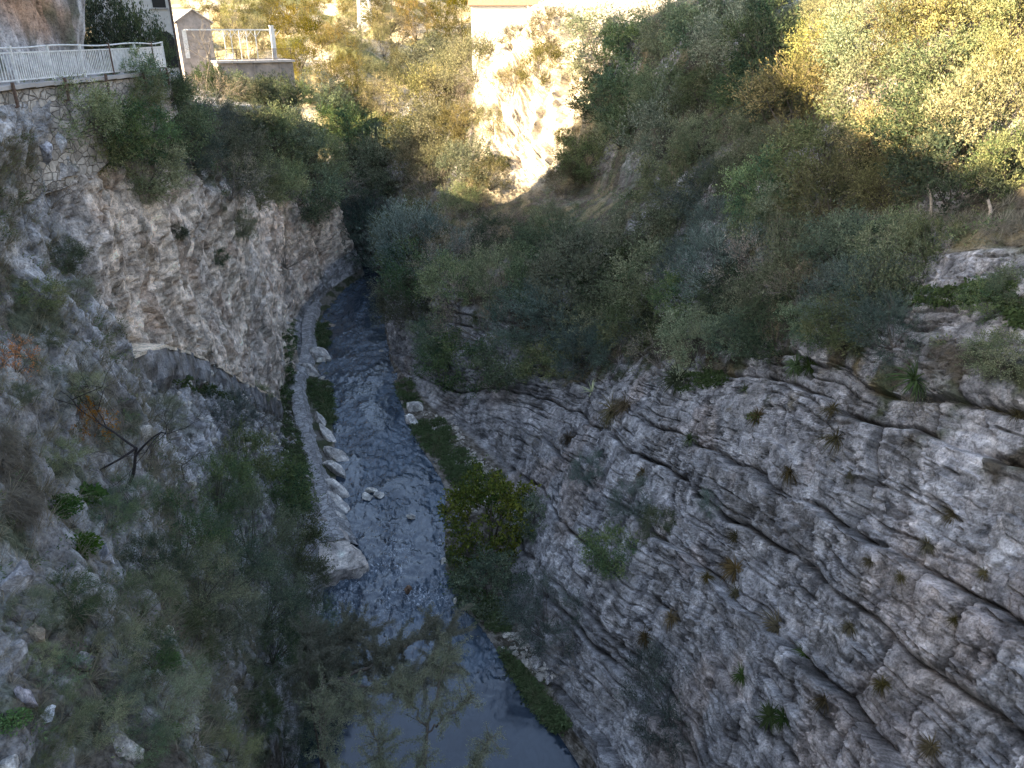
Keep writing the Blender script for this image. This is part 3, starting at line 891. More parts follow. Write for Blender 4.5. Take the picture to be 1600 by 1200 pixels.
# rows of shrubs along the slopes of the gorge: (what row, landmark it is counted from, pixel polyline, count, radius, kinds)
ROWS = [
 ('on the lip of the grey cliff', 'river end', [(650,470),(700,520),(755,555),(850,560),(930,548),(1010,535),(1090,520),(1170,515),(1250,500),(1330,500),(1400,495)], 14, 50, 'blue dark olive blue dark dry olive dark'),
 ('in the row above the cliff lip', 'river end', [(650,420),(720,450),(800,490),(900,485),(1000,480),(1100,460),(1200,455),(1300,455),(1390,450)], 13, 56, 'olive blue dark olive dry dark blue olive'),
 ('across the middle of the shaded slope', 'river end', [(600,380),(690,395),(790,420),(900,425),(1010,425),(1110,410),(1210,400),(1310,400),(1400,400)], 14, 56, 'dark olive blue olive dry olive dark blue'),
 ('along the shadow edge of the slope', 'river end', [(585,335),(670,350),(760,365),(850,378),(940,385),(1040,345),(1130,345),(1220,340),(1300,365),(1400,368),(1470,372)], 14, 52, 'olive dark blue olive dry olive dark olive'),
 ('in the gully below the sunlit bank', 'white cliff side', [(1070,280),(1130,285),(1190,280),(1250,300)], 5, 56, 'olive dark olive blue'),
 ('halfway up the shaded gully', 'white cliff side', [(930,225),(1000,180),(1110,210),(1170,205),(1230,230)], 6, 52, 'olive dry olive dark olive'),
 ('high in the shaded gully', 'white cliff side', [(940,140),(1000,150),(1080,135),(1140,140),(1210,140)], 6, 52, 'olive olive dark dark'),
 ('at the top of the shaded gully', 'white cliff side', [(945,60),(1010,40),(1080,30),(1140,50),(1210,60)], 6, 55, 'olive dark olive dark'),
 ("in the sunlit bank's top row", 'shaded gully', [(1290,70),(1370,50),(1450,40),(1530,30),(1600,20)], 5, 70, 'silver olive silver'),
 ("in the sunlit bank's second row", 'shaded gully', [(1270,140),(1360,130),(1450,120),(1540,110),(1605,110)], 4, 76, 'olive silver silver olive'),
 ("in the sunlit bank's third row", 'shaded gully', [(1300,225),(1390,205),(1480,195),(1560,190)], 4, 76, 'dark silver olive silver'),
 ("in the sunlit bank's lowest row", 'shaded gully', [(1310,290),(1400,280),(1500,265),(1580,255)], 4, 66, 'dark olive silver silver'),
 ('top row beside the white cliff', 'left end', [(650,100),(700,95),(750,105)], 4, 42, 'silver olive silver'),
 ('upper row beside the white cliff', 'left end', [(640,150),(690,155),(740,150)], 4, 42, 'silver silver dry'),
 ('middle row beside the white cliff', 'left end', [(630,205),(680,210),(730,195)], 4, 42, 'silver olive silver'),
 ('lower row beside the white cliff', 'left end', [(625,250),(680,260),(735,255),(760,280)], 5, 40, 'silver silver olive'),
 ('at the shadow edge under the white cliff', 'left end', [(680,305),(740,320),(800,345),(860,345)], 5, 34, 'dry olive dry'),
 ('upper row on the rim', 'railing', [(215,140),(285,112),(330,128),(380,150),(430,158)], 6, 38, 'dark dry olive dark'),
 ('second row on the rim', 'railing', [(150,195),(230,200),(300,185),(365,180),(430,190),(490,190),(540,195)], 8, 48, 'dark dark olive olive dark blue'),
 ('third row on the rim', 'railing', [(110,165),(200,245),(310,225),(390,230),(460,235),(530,235),(570,215)], 8, 50, 'olive dark olive dark olive blue'),
 ('hanging over the tan cliff edge', 'railing', [(350,270),(400,275),(450,285),(500,275),(550,275)], 6, 40, 'olive dark dry olive'),
 ('in the dark corner of the gorge', 'terrace', [(500,150),(545,165),(585,185),(575,240),(580,290)], 6, 38, 'dark dark blue'),
]
for desc, frm, poly, n, r, kinds in ROWS:
    kinds = kinds.split()
    pl = np.array(poly, float)
    seg = np.concatenate(([0], np.cumsum(np.linalg.norm(np.diff(pl, axis=0), axis=1))))
    k = 0
    for i, q in enumerate(np.linspace(0, seg[-1], n)):
        u = np.interp(q, seg, pl[:, 0]) + random.uniform(-9, 9); v = np.interp(q, seg, pl[:, 1]) + random.uniform(-9, 9)
        key = kinds[(i * 5 + 2) % len(kinds)]
        rr = r * random.uniform(.85, 1.4)
        nth = (NTH[i] + ' ' if i else 'first ')
        o = place(u, v, rr, key, f'{nth}{ADJ[key].split()[0]} shrub from the {frm}, {desc}', 'shrubs growing on the slopes of the gorge')

G = 'shrubs growing on the slopes of the gorge'
SINGLE = [
 (205, 118, 46, 'dark', 'bright dark green bush poking up in front of the white railing', 1.2),
 (165, 190, 66, 'dark', 'large dark green bush below the start of the white railing', 1.0),
 (95, 395, 34, 'dark', 'dark green bush clinging to the grey rock left of the tan cliff', 1.0),
 (62, 450, 42, 'olive', 'grey-green bush beneath the dark one left of the tan cliff', .8),
 (115, 445, 28, 'olive', 'small grey-green bush at the left edge of the tan cliff', .8),
 (375, 345, 30, 'olive', 'small olive bush on the tan cliff face, upper of two', 1.0),
 (440, 385, 44, 'dry', 'dry grey twiggy bush hanging on the tan cliff towards the river', 1.0),
 (340, 400, 18, 'dark', 'tiny dark bush in the middle of the tan cliff face', 1.0),
 (280, 360, 16, 'dark', 'tiny dark bush high on the tan cliff face', 1.0),
 (75, 300, 40, 'dry', 'bare twiggy bush on grey rock under the masonry wall', 1.0),
 (870, 682, 40, 'dry', 'dry brown bush on the grey cliff above the brushwood', .8),
 (930, 728, 34, 'blue', 'small blue-green bush near the dark cleft of the grey cliff', .8),
 (1000, 775, 42, 'blue', 'blue-green bush on the grey cliff face beside a bedding crack', .9),
 (955, 850, 56, 'dark', 'dark green bush hanging low on the grey cliff', .9),
 (1120, 780, 26, 'blue', 'small blue-green bush left of the long diagonal crack', .9),
 (1035, 815, 34, 'olive', 'grey-green bush beside the dark green one on the grey cliff', .9),
 (860, 955, 62, 'blue', 'large blue-green bush at the foot of the grey cliff by the pool', 1.0),
 (900, 1020, 46, 'dry', 'dry twiggy bush at the cliff foot above the pool ledge', .8),
 (1045, 1090, 72, 'blue', 'largest blue-green bush near the bottom of the grey cliff', 1.1),
 (1550, 465, 50, 'dark', 'dark green bush under the pale outcrop at the top right', .9),
 (1575, 540, 58, 'olive', 'grey-green bush on the lip of the grey cliff furthest from the river', .9),
 (1590, 440, 40, 'dark', 'dark bush right of the pale outcrop above the grey cliff', .9),
 (1480, 355, 26, 'dry', 'dry tuft-like bush hanging over the pale outcrop', .8),
 (1560, 362, 28, 'dry', 'second dry bush hanging over the pale outcrop', .8),
 (860, 45, 40, 'silver', 'sunlit olive bush on top of the white cliff', 1.2),
 (850, 100, 36, 'silver', 'sunlit olive bush beneath the top of the white cliff', 1.1),
 (800, 130, 30, 'silver', 'pale bush on the left shoulder of the white cliff', 1.0),
 (770, 185, 28, 'silver', 'pale bush on the left edge of the white cliff', 1.0),
 (885, 290, 32, 'silver', 'sunlit bush at the right foot of the white cliff', 1.2),
 (745, 120, 26, 'dry', 'brown sunlit bush under the pale building', 1.0),
 (880, 210, 14, 'yellow', 'small yellow-green bush on the white cliff face', 1.0),
 (790, 250, 14, 'yellow', 'tiny yellow-green bush low on the white cliff face', 1.0),
 (1440, 630, 30, 'dry', 'brown hanging bush under a green tip on the grey cliff', 1.1),
 (380, 140, 34, 'dark', 'dark bush leaning on the left end of the terrace wall', 1.0),
 (430, 150, 32, 'olive', 'grey-green bush covering the foot of the terrace wall', 1.0),
 (470, 150, 30, 'dark', 'dark bush at the right end of the terrace wall', 1.0),
 (325, 135, 32, 'dark', 'dark bush below the gabled outbuilding beside the terrace', 1.1),
 (355, 140, 30, 'olive', 'grey-green bush at the left corner of the terrace foot', 1.1),
 (800, 60, 24, 'silver', 'sunlit bush in front of the pale building', 1.0),
 (750, 70, 24, 'silver', 'sunlit bush at the left corner of the pale building', 1.0),
 # near slope, left foreground
 (1200, 8, 40, 'dark', 'dark bush cut by the top edge above the shaded gully', 1.0),
 (1245, 22, 36, 'olive', 'grey-green bush at the top where gully and sunlit bank meet', 1.0),
 (1140, 10, 36, 'olive', 'grey-green bush at the very top of the shaded gully', 1.0),
 (1300, 15, 40, 'silver', 'pale bush at the top left corner of the sunlit bank', 1.0),
 (330, 760, 64, 'neardark', 'dark bush between the bare dark tree and the green channel', 1.0),
 (440, 910, 62, 'near', 'grey-green bush leaning towards the slab tip', 1.0),
 (350, 870, 76, 'neardark', 'dense dark bush in the heart of the left thicket', 1.0),
 (500, 1010, 56, 'neardark', 'dark bush hanging above the rapids on the left', 1.0),
 (470, 1060, 56, 'near', 'grey-green bush on the bank below the thicket', 1.0),
 (240, 880, 60, 'neardark', 'dark bush behind the pale stones of the left foreground', .9),
 (430, 760, 62, 'dark', 'dark green bush between the scree and the green channel', 1.0),
 (375, 700, 52, 'olive', 'grey-green bush on the scree below the sloping path wall', .9),
 (455, 850, 54, 'olive', 'grey-green bush beside the slab tip of the river wall', 1.0),
 (380, 820, 74, 'near', 'tall grey-green bush in the left foreground thicket, nearest the channel', 1.1),
 (280, 830, 80, 'neardark', 'dark bush in the left foreground thicket beside the bright green herbs', 1.0),
 (300, 900, 78, 'near', 'grey-green bush in the middle of the left foreground thicket', .9),
 (400, 930, 74, 'neardark', 'dark bush on the river side of the left foreground thicket', 1.0),
 (210, 930, 66, 'near', 'leafy grey bush among pale stones in the left foreground', .8),
 (290, 990, 62, 'near', 'low grey-green bush at the lower edge of the foreground thicket', .7),
 (150, 960, 48, 'near', 'small grey-green bush beside the large foreground rock', .8),
 (470, 960, 52, 'neardark', 'dark bush hanging over the river bank below the thicket', 1.0),
 (200, 760, 46, 'neardark', 'dark bush at the foot of the bare dark tree', .8),
 (165, 800, 40, 'neardark', 'dark spiky bush right of the bright green herbs', .8),
 (100, 1090, 44, 'near', 'sparse bush beside the leaning blue-grey foreground rock', .7),
 (250, 1090, 60, 'near', 'wide low bush across the foreground grass', .6),
 (330, 1120, 44, 'near', 'low bush near the bottom edge of the foreground', .6),
 (180, 1060, 50, 'neardark', 'dark low bush between pale foreground stones', .6),
 (420, 1000, 60, 'neardark', 'dark bush between the thicket and the tall pale rock', .9),
 (330, 960, 76, 'near', 'broad grey-green bush filling the lower thicket', .9),
 (460, 1000, 60, 'near', 'grey-green bush above the riverside tree', .9),
 (520, 1060, 50, 'neardark', 'dark bush half hidden by the riverside tree crown', 1.0),
 (40, 950, 50, 'near', 'leafy bush above the large foreground rock at the left edge', .8),
 (110, 920, 54, 'neardark', 'dark leafy bush below the bright green herbs', .8),
 (180, 1000, 52, 'near', 'leafy bush among the pale stones of the middle foreground', .8),
 (90, 1040, 46, 'neardark', 'dark bush right of the upright foreground rock', .7),
 (230, 1010, 56, 'neardark', 'dark bush under the lower edge of the thicket', .8),
 (150, 1110, 52, 'near', 'grey-green bush in the lower left foreground grass', .7),
 (60, 1160, 46, 'near', 'grey bush in the bottom left corner', .7),
 (280, 1060, 50, 'near', 'grey-green bush left of the half buried foreground rock', .7),
 (220, 1150, 50, 'neardark', 'dark bush at the bottom edge beside the weathered pale rock', .7),
 (390, 1110, 48, 'neardark', 'dark bush between foreground stones near the riverside tree', .8),
 (350, 1160, 50, 'near', 'grey-green bush at the bottom edge of the foreground', .7),
 (440, 1170, 54, 'neardark', 'dark bush at the bottom edge beside the riverside tree', .9),
 (350, 640, 40, 'blue', 'wispy bush on the scree under the sloping path wall', .9),
 (130, 590, 34, 'near', 'low leafy bush on the grey scree above the russet bush', .7),
 (250, 640, 40, 'near', 'thin bush behind the branches of the bare dark tree', .8),
 (90, 700, 40, 'near', 'grey bush left of the russet bush on the slope', .7),
 (20, 560, 34, 'red', 'orange and green bush at the edge of the scree', 1.0),
 (30, 610, 26, 'olive', 'low olive bush under the orange one on the scree', .8),
 (70, 520, 30, 'olive', 'faded olive bush on grey scree beside the tan cliff', .7),
 (400, 610, 22, 'olive', 'small olive bush at the lower end of the sloping path wall', .9),
 (60, 1020, 30, 'near', 'small bush at the foot of the large foreground rock', .8),
 (430, 1085, 40, 'near', 'low bush on the right edge of the foreground slope', .8),
 (500, 1120, 46, 'neardark', 'dark bush under the riverside tree', 1.0),
 (380, 1060, 40, 'near', 'sparse grey bush among foreground stones', .6),
]
for u, v, r, key, label, sq in SINGLE:
    place(u, v, r, key, label, G, sq=sq)

# big yellow-green bush on the gravel bank
place(765, 815, 74, 'fig', 'big rounded bush with yellowing leaves on the river bank', None, 'bush', 'bush', 1.15)
place(765, 905, 66, 'ivy', 'dark green leafy bush at the river edge under the yellowing bush', None, 'bush', 'bush', .9)
place(835, 800, 44, 'ivy', 'dark green bush between the yellowing bush and the grey cliff', None, 'bush', 'bush', 1.1)
place(140, 660, 34, 'red', 'bush with orange and russet leaves beside the bare dark tree', None, 'bush', 'bush', 1.1)
M['grey_plaster'] = simple_mat('grey_plaster', (.30, .265, .24), .9, .35, 1.3, .2)
M['shaded_stained_concrete'] = simple_mat('shaded_stained_concrete', (.24, .21, .185), .9, .45, .9, .3)  # mottled concrete, darkened to paint the shade on the terrace face
# ------------------------------------------------------------------ built things
def rim_x(y): return float(np.interp(y, [0, 27, 36, 40], [-16.6, -16.6, -15.85, -16.5]))


# masonry wall carrying the path, with its kerb
wall_root = empty('retaining_wall', (-16.4, 27, 25))
tag(wall_root, 'pale rubble masonry wall holding up the railed path on the left rim', 'wall')
mb_ = MB(); kb = MB()
ysw = np.linspace(12, 39.4, 110); zt = 28.22
V = []
for y in ysw:
    x = rim_x(y) + .22; bot = np.interp(y, [12, 30, 33, 39.4], [24.6, 24.9, 25.8, 26.4])
    for k, zz in enumerate(np.linspace(bot, zt, 14)):
        V.append((x + .12 * (zt - zz) / 3 + .06 * (hash01(int(y * 7), k) - .5), y, zz))
    V.append((x - .5, y, zt))
i = (np.arange(109)[:, None] * 15 + np.arange(14)[None]).ravel()
mb_.add(V, np.stack((i, i + 15, i + 16, i + 1), 1))
o = mb_.build('wall_face', M['masonry'], wall_root); o.location = -Vector(wall_root.location)
for a, b_ in zip(ysw[:-1:4], ysw[4::4]):
    kb.bar((rim_x(a) + .18, a, 28.33), (rim_x(b_) + .18, b_, 28.36), .36, .13)
o = kb.build('kerb', M['concrete'], wall_root); o.location = -Vector(wall_root.location)
for y in (26.8, 29.6, 32.2, 35.0, 36.8, 38.0):
    g = MB(); x = rim_x(y) + .44
    g.bar((x, y, 28.5), (x, y, 27.75), .08); g.bar((x, y, 27.75), (x - .3, y, 27.7), .06)
    o = g.build('bracket', M['rust'], wall_root); o.location = -Vector(wall_root.location)

rail = empty('railing', (-16.4, 27, 28.43))
tag(rail, 'long white metal railing with upright bars along the path on the left rim', 'railing')
posts = np.arange(16.0, 39.3, 1.92)
L0 = -Vector(rail.location)
for k, y in enumerate(posts):
    x = rim_x(y) + .16; g = MB()
    g.box((x, y, 28.43 + .56), (.075, .075, 1.12)); g.box((x, y, 28.43 + 1.13), (.10, .10, .03))
    o = g.build('post', M['white_paint'] if k not in (9, 11) else M['rust'], rail); o.location = L0
    if k == len(posts) - 1: break
    y2 = posts[k + 1]; x2 = rim_x(y2) + .16; g = MB()
    n = 12 if k < 6 else (17 if k < 9 else 24); wb = .028 if k < 6 else .05
    for zz, w in ((28.43 + .10, .045), (28.43 + .93, .045)):
        g.bar((x, y, zz), (x2, y2, zz), w)
    for j in range(n):
        f = (j + .5) / n; xx = x + (x2 - x) * f; yy = y + (y2 - y) * f
        g.bar((xx, yy, 28.43 + .10), (xx + .01 * (hash01(j, k) - .5), yy + .03 * (hash01(j, k, seed=2) - .5), 28.43 + .93), wb, .02)
    o = g.build('bar_panel', M['white_paint'], rail); o.location = L0
g = MB()
pts = [(rim_x(y) + .16, y, 28.43 + 1.10 + .03 * math.sin(y * 1.3)) for y in np.linspace(16, 39.2, 50)]
g.tube(pts, .028, 6); o = g.build('handrail', M['white_paint'], rail); o.location = L0

# sloping walled path across the tan cliff
yl = np.linspace(28.5, 57.0, 120)
Lt = tabulate(LT, yl)
sw = empty('path_wall', (Lt[60, 4, 0], yl[60], Lt[60, 4, 1]))
tag(sw, 'sloping stone wall with pale coping running down the foot of the tan cliff', 'wall')
V, K = [], MB()
for j, y in enumerate(yl):
    x, z = Lt[j, 4]; w = .25 * float(perlin(np.array([[y * .6, 0, 0]], dtype=np.float32))[0])
    e_ = min(1, j / 12, (119 - j) / 12); x += -.05 + .75 * e_ + w * .8; z += -.5 + .75 * e_ + w * .5
    for k, (dx, dz) in enumerate(((-.1, -2.0), (.12, -1.3), (.12, -.7), (.06, -.1), (0, .12))):
        V.append((x + dx + .22 * (hash01(j // 2, k, seed=4) - .5), y, z + dz))
    K.add([(x + .06, y, z + .12), (x - 1.3, y, z + .2), (x - 1.3, y, z - .3), (x + .06, y, z - .02)])
i = (np.arange(119)[:, None] * 5 + np.arange(4)[None]).ravel()
o = link('wall_face', mesh_np('path_wall_face', V, np.stack((i, i + 5, i + 6, i + 1), 1), stains(lerp(np.tile(GREY * .72, (len(V), 1)), SOIL * 1.4, smooth(-.1, .35, fbm(np.array(V) * 1.1, 4, seed=1605)) * .7), np.array(V) * 1.4, 1600, 1.3)), M['rock_left'], sw); o.location = -Vector(sw.location)
i = np.arange(119) * 4
Q = np.concatenate([np.stack((i + a, i + 4 + a, i + 4 + (a + 1) % 4, i + (a + 1) % 4), 1) for a in range(4)])
VV = np.concatenate(K.V)
VV += (.05 * np.stack([perlin(VV * 2.0, 600 + k) for k in range(3)], 1))
o = link('coping', mesh_np('path_coping', VV, Q, stains(np.tile(np.array((.62, .52, .40)), (len(VV), 1)), VV, 1610, .5)), M['rock_left'], sw); o.location = -Vector(sw.location)


# ---- rocks
def boulder_mesh(name, seed, size, colr, cuts=14, sub=5, rough=.16):
    bm = bmesh.new(); bmesh.ops.create_icosphere(bm, subdivisions=sub, radius=1.0)
    V = np.array([v.co[:] for v in bm.verts]); F = np.array([[v.index for v in f.verts] for f in bm.faces]); bm.free()
    r = np.random.default_rng(seed)
    for _ in range(cuts):
        n = unit(r.normal(size=3)); d = r.uniform(.38, .8)
        e = np.maximum(V @ n - d, 0); V -= e[:, None] * n * .92
    V *= (1 + rough * fbm(V * 1.7 + seed, 4, .55, seed=seed))[:, None]
    V *= np.array(size)
    g = 1 + .5 * fbm(V * (1.2 / max(size)) + seed, 4, seed=seed + 3)
    return mesh_np(name, V, F, np.clip(stains(np.array(colr)[None] * g[:, None], V * 1.6 + seed, 1500, 1.2), .02, .9))


def rock_px(u, v, w, h, depth, label, colr, seed, name='rock', cat='rock', group=None, z=None, rot=None, tall=None, cuts=15):
    if z is None:
        q = hit(u, v + h * .3); P, t = q[0], q[2]
    else:
        P = on_z(u, v + h * .25, z); t = np.linalg.norm(P - CAM) * .95
    k = t / FPX
    me = boulder_mesh(name, seed, (w * k * .56, depth * w * k * .56, (tall or h) * k * .6), colr, cuts=cuts)
    o = link(name, me, M['boulder'])
    o.location = P + np.array((0, 0, .12 * h * k)); o.rotation_euler = (random.uniform(-.1, .1), random.uniform(-.1, .1), rot if rot is not None else random.uniform(-.4, .4))
    tag(o, label, cat, group)
    return o


PALE = (.44, .42, .38); RG = (.34, .33, .33)
for a in [
 (582, 764, 22, 12, 1.0, 'pale rock topping the small group in mid river', PALE, 1),
 (572, 775, 20, 9, 1.0, 'flat pale rock left in the small mid river group', PALE, 2),
 (592, 774, 22, 8, .8, 'low pale rock right in the small mid river group', PALE, 3),
 (642, 806, 14, 11, 1.0, 'lone pale square rock in the river beside the slab tip', PALE, 4),
 (637, 922, 16, 17, 1.0, 'dark brown rock breaking the rapids', (.12, .08, .055), 5),
 (597, 548, 9, 5, 1.0, 'tiny pale rock in the far reach of the river', PALE, 6),
 (693, 874, 15, 12, 1.0, 'pale rock at the edge of the yellowing bush', PALE, 7),
 (711, 937, 10, 9, 1.0, 'small cream stone at the river edge below the bush', PALE, 8),
 (785, 1012, 9, 9, 1.0, 'white stone where the pool meets the right bank', (.62, .6, .56), 9),
 (502, 590, 14, 6, 1.0, 'small pale stones below the big river wall boulder', PALE, 10),
 (514, 604, 9, 6, 1.0, 'small pale stone among green plants by the river wall', PALE, 11),
 (520, 508, 16, 6, 1.0, 'low brown stone in the riffle beyond the boulder', (.28, .23, .18), 12),
]:
    rock_px(a[0], a[1], a[2], a[3], a[4], a[5], a[6], 700 + a[7], z=.05)
for a in [
 (648, 630, 40, 28, .8, 'largest white boulder on the right bank gravel', (.52, .50, .46), 21),
 (643, 655, 34, 14, .8, 'long white rock under the largest bank boulder', (.52, .50, .46), 22),
 (712, 768, 14, 14, 1.0, 'pale rock on the gravel above the yellowing bush', PALE, 23),
 (735, 775, 18, 16, 1.0, 'rough pale rock on gravel behind the yellowing bush', PALE, 24),
 (838, 1030, 26, 34, 1.0, 'pale upright rock on the bank above the green plants', (.45, .43, .42), 25),
 (805, 990, 18, 14, 1.0, 'pale rock between blue-green bush and pool bank', PALE, 26),
 (858, 1058, 16, 14, 1.0, 'small pale rock by the pool under the ledge', (0.33, 0.31, 0.30), 27),
 (92, 215, 34, 36, 1.0, 'jagged grey rock standing under the masonry wall', (.36, .36, .37), 31),
 (70, 235, 34, 34, 1.0, 'broken grey rock left of the jagged one under the wall', (.34, .34, .36), 32),
 (30, 900, 66, 70, .9, 'large pale grey rock at the left edge of the foreground', (.27, .265, .27), 33),
 (42, 1075, 30, 70, .8, 'upright dark grey rock standing in the foreground grass', (.27, .26, .28), 34),
 (75, 1112, 34, 26, .8, 'blue-grey rock leaning against the upright foreground rock', (.30, .31, .33), 35),
 (352, 1000, 36, 36, .7, 'pale rock beside the lower edge of the foreground thicket', (0.33, 0.31, 0.30), 36),
 (430, 1035, 34, 46, .7, 'tall pale rock on the river edge of the foreground slope', (0.33, 0.31, 0.30), 37),
 (384, 1062, 44, 22, .8, 'low pale rock half buried in foreground grass', (0.30, 0.28, 0.27), 38),
 (445, 1148, 50, 34, .8, 'pale rock nearest the riverside tree trunk', (0.31, 0.30, 0.28), 39),
 (200, 1160, 46, 60, .7, 'pale weathered rock at the lower edge of the foreground', (0.35, 0.33, 0.30), 40),
 (130, 1030, 40, 30, .8, 'pale stone among dark leaves in the left foreground', (0.33, 0.31, 0.30), 41),
 (165, 860, 30, 44, .8, 'grey rock between the bright green herbs and the thicket', (.32, .32, .35), 42),
 (60, 985, 34, 50, .7, 'cream and grey rock below the large foreground rock', (0.36, 0.30, 0.23), 43),
 (300, 1135, 32, 22, .8, 'small pale stone in the middle of foreground grass', (0.28, 0.27, 0.25), 44),
 (15, 1185, 34, 34, .8, 'pale rock in the bottom left corner of the foreground', (0.31, 0.30, 0.28), 45),
]:
    rock_px(a[0], a[1], a[2], a[3], a[4], a[5], a[6], 700 + a[7])

# ---- low river wall with its rock buttresses
tp = [(492, 470), (480, 500), (480, 530), (478, 555), (468, 580), (462, 605), (468, 640), (476, 675), (483, 710), (492, 745), (500, 780), (508, 812), (520, 845)]
W0 = np.array([on_z(u, v, .9) for u, v in tp])
q = np.linspace(0, len(W0) - 1, 200)
WP = np.stack([np.interp(q, np.arange(len(W0)), W0[:, k]) for k in range(3)], 1)
for _ in range(20): WP[1:-1] = .25 * WP[:-2] + .5 * WP[1:-1] + .25 * WP[2:]
tan = np.gradient(WP, axis=0); tan = unit(tan); nx = np.stack((-tan[:, 1], tan[:, 0], 0 * tan[:, 0]), 1)
nx *= np.sign(nx[:, :1])                                     # towards the river
wroot = empty('river_wall', tuple(WP[100]))
tag(wroot, 'low curved stone wall with rock buttresses along the left river edge', 'wall')
prof = [(-.62, -1.2), (-.58, -.3), (-.55, -.02), (-.2, .03), (.2, .02), (.45, -.02), (.62, -.35), (.95, -.8), (1.1, -1.3)]
V = []
for j in range(200):
    for k, (a_, b_) in enumerate(prof):
        wj = 1.0 + .6 * smooth(120, 190, np.array([j]))[0]
        n = .10 * (hash01(j // 2, k, seed=8) - .5)
        V.append(WP[j] + nx[j] * (a_ * wj + n) + np.array((0, 0, b_ + .08 * (hash01(j // 3, k, seed=9) - .5))))
i = (np.arange(199)[:, None] * 9 + np.arange(8)[None]).ravel()
o = link('wall_body', mesh_np('river_wall_body', V, np.stack((i, i + 9, i + 10, i + 1), 1)), M['river_masonry'], wroot); o.location = -Vector(wroot.location)
for k, (ua, va, ub, vb, wpx, hh) in enumerate([(486, 545, 512, 566, 26, 1.0), (470, 572, 496, 586, 20, .8), (490, 640, 508, 662, 13, .55), (494, 660, 526, 688, 15, .6),
        (503, 690, 542, 718, 16, .65), (505, 715, 541, 744, 17, .65), (508, 745, 540, 772, 20, .6), (510, 770, 541, 797, 20, .6), (512, 795, 540, 816, 20, .6)]):
    A, B = on_z(ua, va, .75), on_z(ub, vb, .2)
    L = np.linalg.norm(B - A); t = np.linalg.norm((A + B) / 2 - CAM) * .95
    me = boulder_mesh('buttress', 760 + k, (L * .62, wpx * t / FPX * .62, hh), (.47, .44, .40), cuts=7, sub=4)
    o = link('buttress', me, M['boulder'], wroot)
    d = B - A
    o.location = Vector((A + B) / 2 - np.array((0, 0, .25))) - Vector(wroot.location)
    o.rotation_euler = (0, math.atan2(.30, 1.0), math.atan2(d[1], d[0]))
# slab at the downstream tip
poly = [(492, 800), (530, 826), (552, 846), (577, 880), (555, 888), (505, 902), (470, 915), (462, 850)]
top = np.array([on_z(u, v, z) for (u, v), z in zip(poly, (.95, .8, .75, .7, .72, .8, .85, .95))])
bm = bmesh.new()
tv = [bm.verts.new(p) for p in top]; bv = [bm.verts.new((p[0] + .15 * (k in (1, 2, 3)), p[1], -.9)) for k, p in enumerate(top)]
bm.faces.new(tv); n = len(tv)
for k in range(n): bm.faces.new((tv[k], bv[k], bv[(k + 1) % n], tv[(k + 1) % n]))
bmesh.ops.triangulate(bm, faces=bm.faces); bmesh.ops.subdivide_edges(bm, edges=bm.edges, cuts=7, use_grid_fill=True)
bmesh.ops.recalc_face_normals(bm, faces=bm.faces)
V = np.array([v.co[:] for v in bm.verts]); F = np.array([[v.index for v in f.verts] for f in bm.faces if len(f.verts) == 3]); F4 = np.array([[v.index for v in f.verts] for f in bm.faces if len(f.verts) == 4]); bm.free()
V[:, 2] += .24 * fbm(V * .9, 5, .6, seed=790); V[:, 0] += .22 * fbm(V * .9, 5, .6, seed=795); V[:, 1] += .22 * fbm(V * .9, 5, .6, seed=796)
g = 1 + .5 * fbm(V * .8, 4, seed=797)
o = link('end_slab', mesh_np('end_slab', V, [f for f in (F, F4) if len(f)], np.clip(stains(np.array((.43, .385, .34))[None] * g[:, None], V, 1620, 1.3), .02, .9)), M['boulder'], wroot); o.location = -Vector(wroot.location)

# ---- village at the head of the gorge
h1 = empty('house', (-23.1, 52.1, 27.5), .41)
tag(h1, 'tall pale house with an arched opening at the end of the railed path', 'house')
g = MB(); g.box((0, 0, 5.5), (4.4, 7, 13)); g.build('wall', M['plaster'], h1)
g = MB(); g.box((1.55, -3.52, 4.4), (.7, .08, 1.3)); w = g.build('window', M['dark'], h1)
g = MB(); g.box((1.55, -3.53, 3.7), (.9, .16, .08)); g.build('sill', M['concrete'], w)
g = MB(); g.box((1.6, -3.52, 1.3), (.9, .08, 1.5))
an = np.linspace(0, math.pi, 12); Vv = [(1.6 + .45 * math.cos(x), -3.56 + s_, 2.05 + .45 * math.sin(x)) for s_ in (0, .08) for x in an]
g.add(Vv, [(j, j + 1, j + 13, j + 12) for j in range(11)], [(0, j, j + 1) for j in range(1, 11)]); g.build('arched_opening', M['dark'], h1)
g = MB(); g.tube([(2.12, -3.58, -1), (2.12, -3.58, 11)], .05, 6); g.build('drainpipe', M['rust'], h1)
g = MB(); g.box((0, 0, 12.1), (5.0, 7.6, .25)); g.build('roof', M['roof_tile'], h1)

P = at(311, 92, 97); h2 = empty('shed', tuple(P), .6)
tag(h2, 'small pale gabled outbuilding beyond the tall house', 'outbuilding')
g = MB(); a = 2.0; Vv = [(x, y, z) for y in (0, 6) for x, z in ((-a, -6), (a, -6), (a, 4.3), (0, 5.5), (-a, 4.3))]
g.add(Vv, [(0, 1, 2, 4), (5, 9, 7, 6), (1, 6, 7, 2), (0, 4, 9, 5)], [(4, 2, 3), (7, 9, 8)]); g.build('wall', M['grey_plaster'], h2)
g = MB(); g.bar((-a - .2, -.2, 4.3), (0, -.2, 5.62), .01, .01)
for s_ in (-1, 1):
    g.add([(s_ * (a + .3), -.3, 4.2), (0, -.3, 5.66), (0, 6.3, 5.66), (s_ * (a + .3), 6.3, 4.2), (s_ * (a + .3), -.3, 4.08), (0, -.3, 5.54), (0, 6.3, 5.54), (s_ * (a + .3), 6.3, 4.08)],
          [(0, 1, 2, 3), (4, 7, 6, 5), (0, 4, 5, 1), (0, 3, 7, 4)])
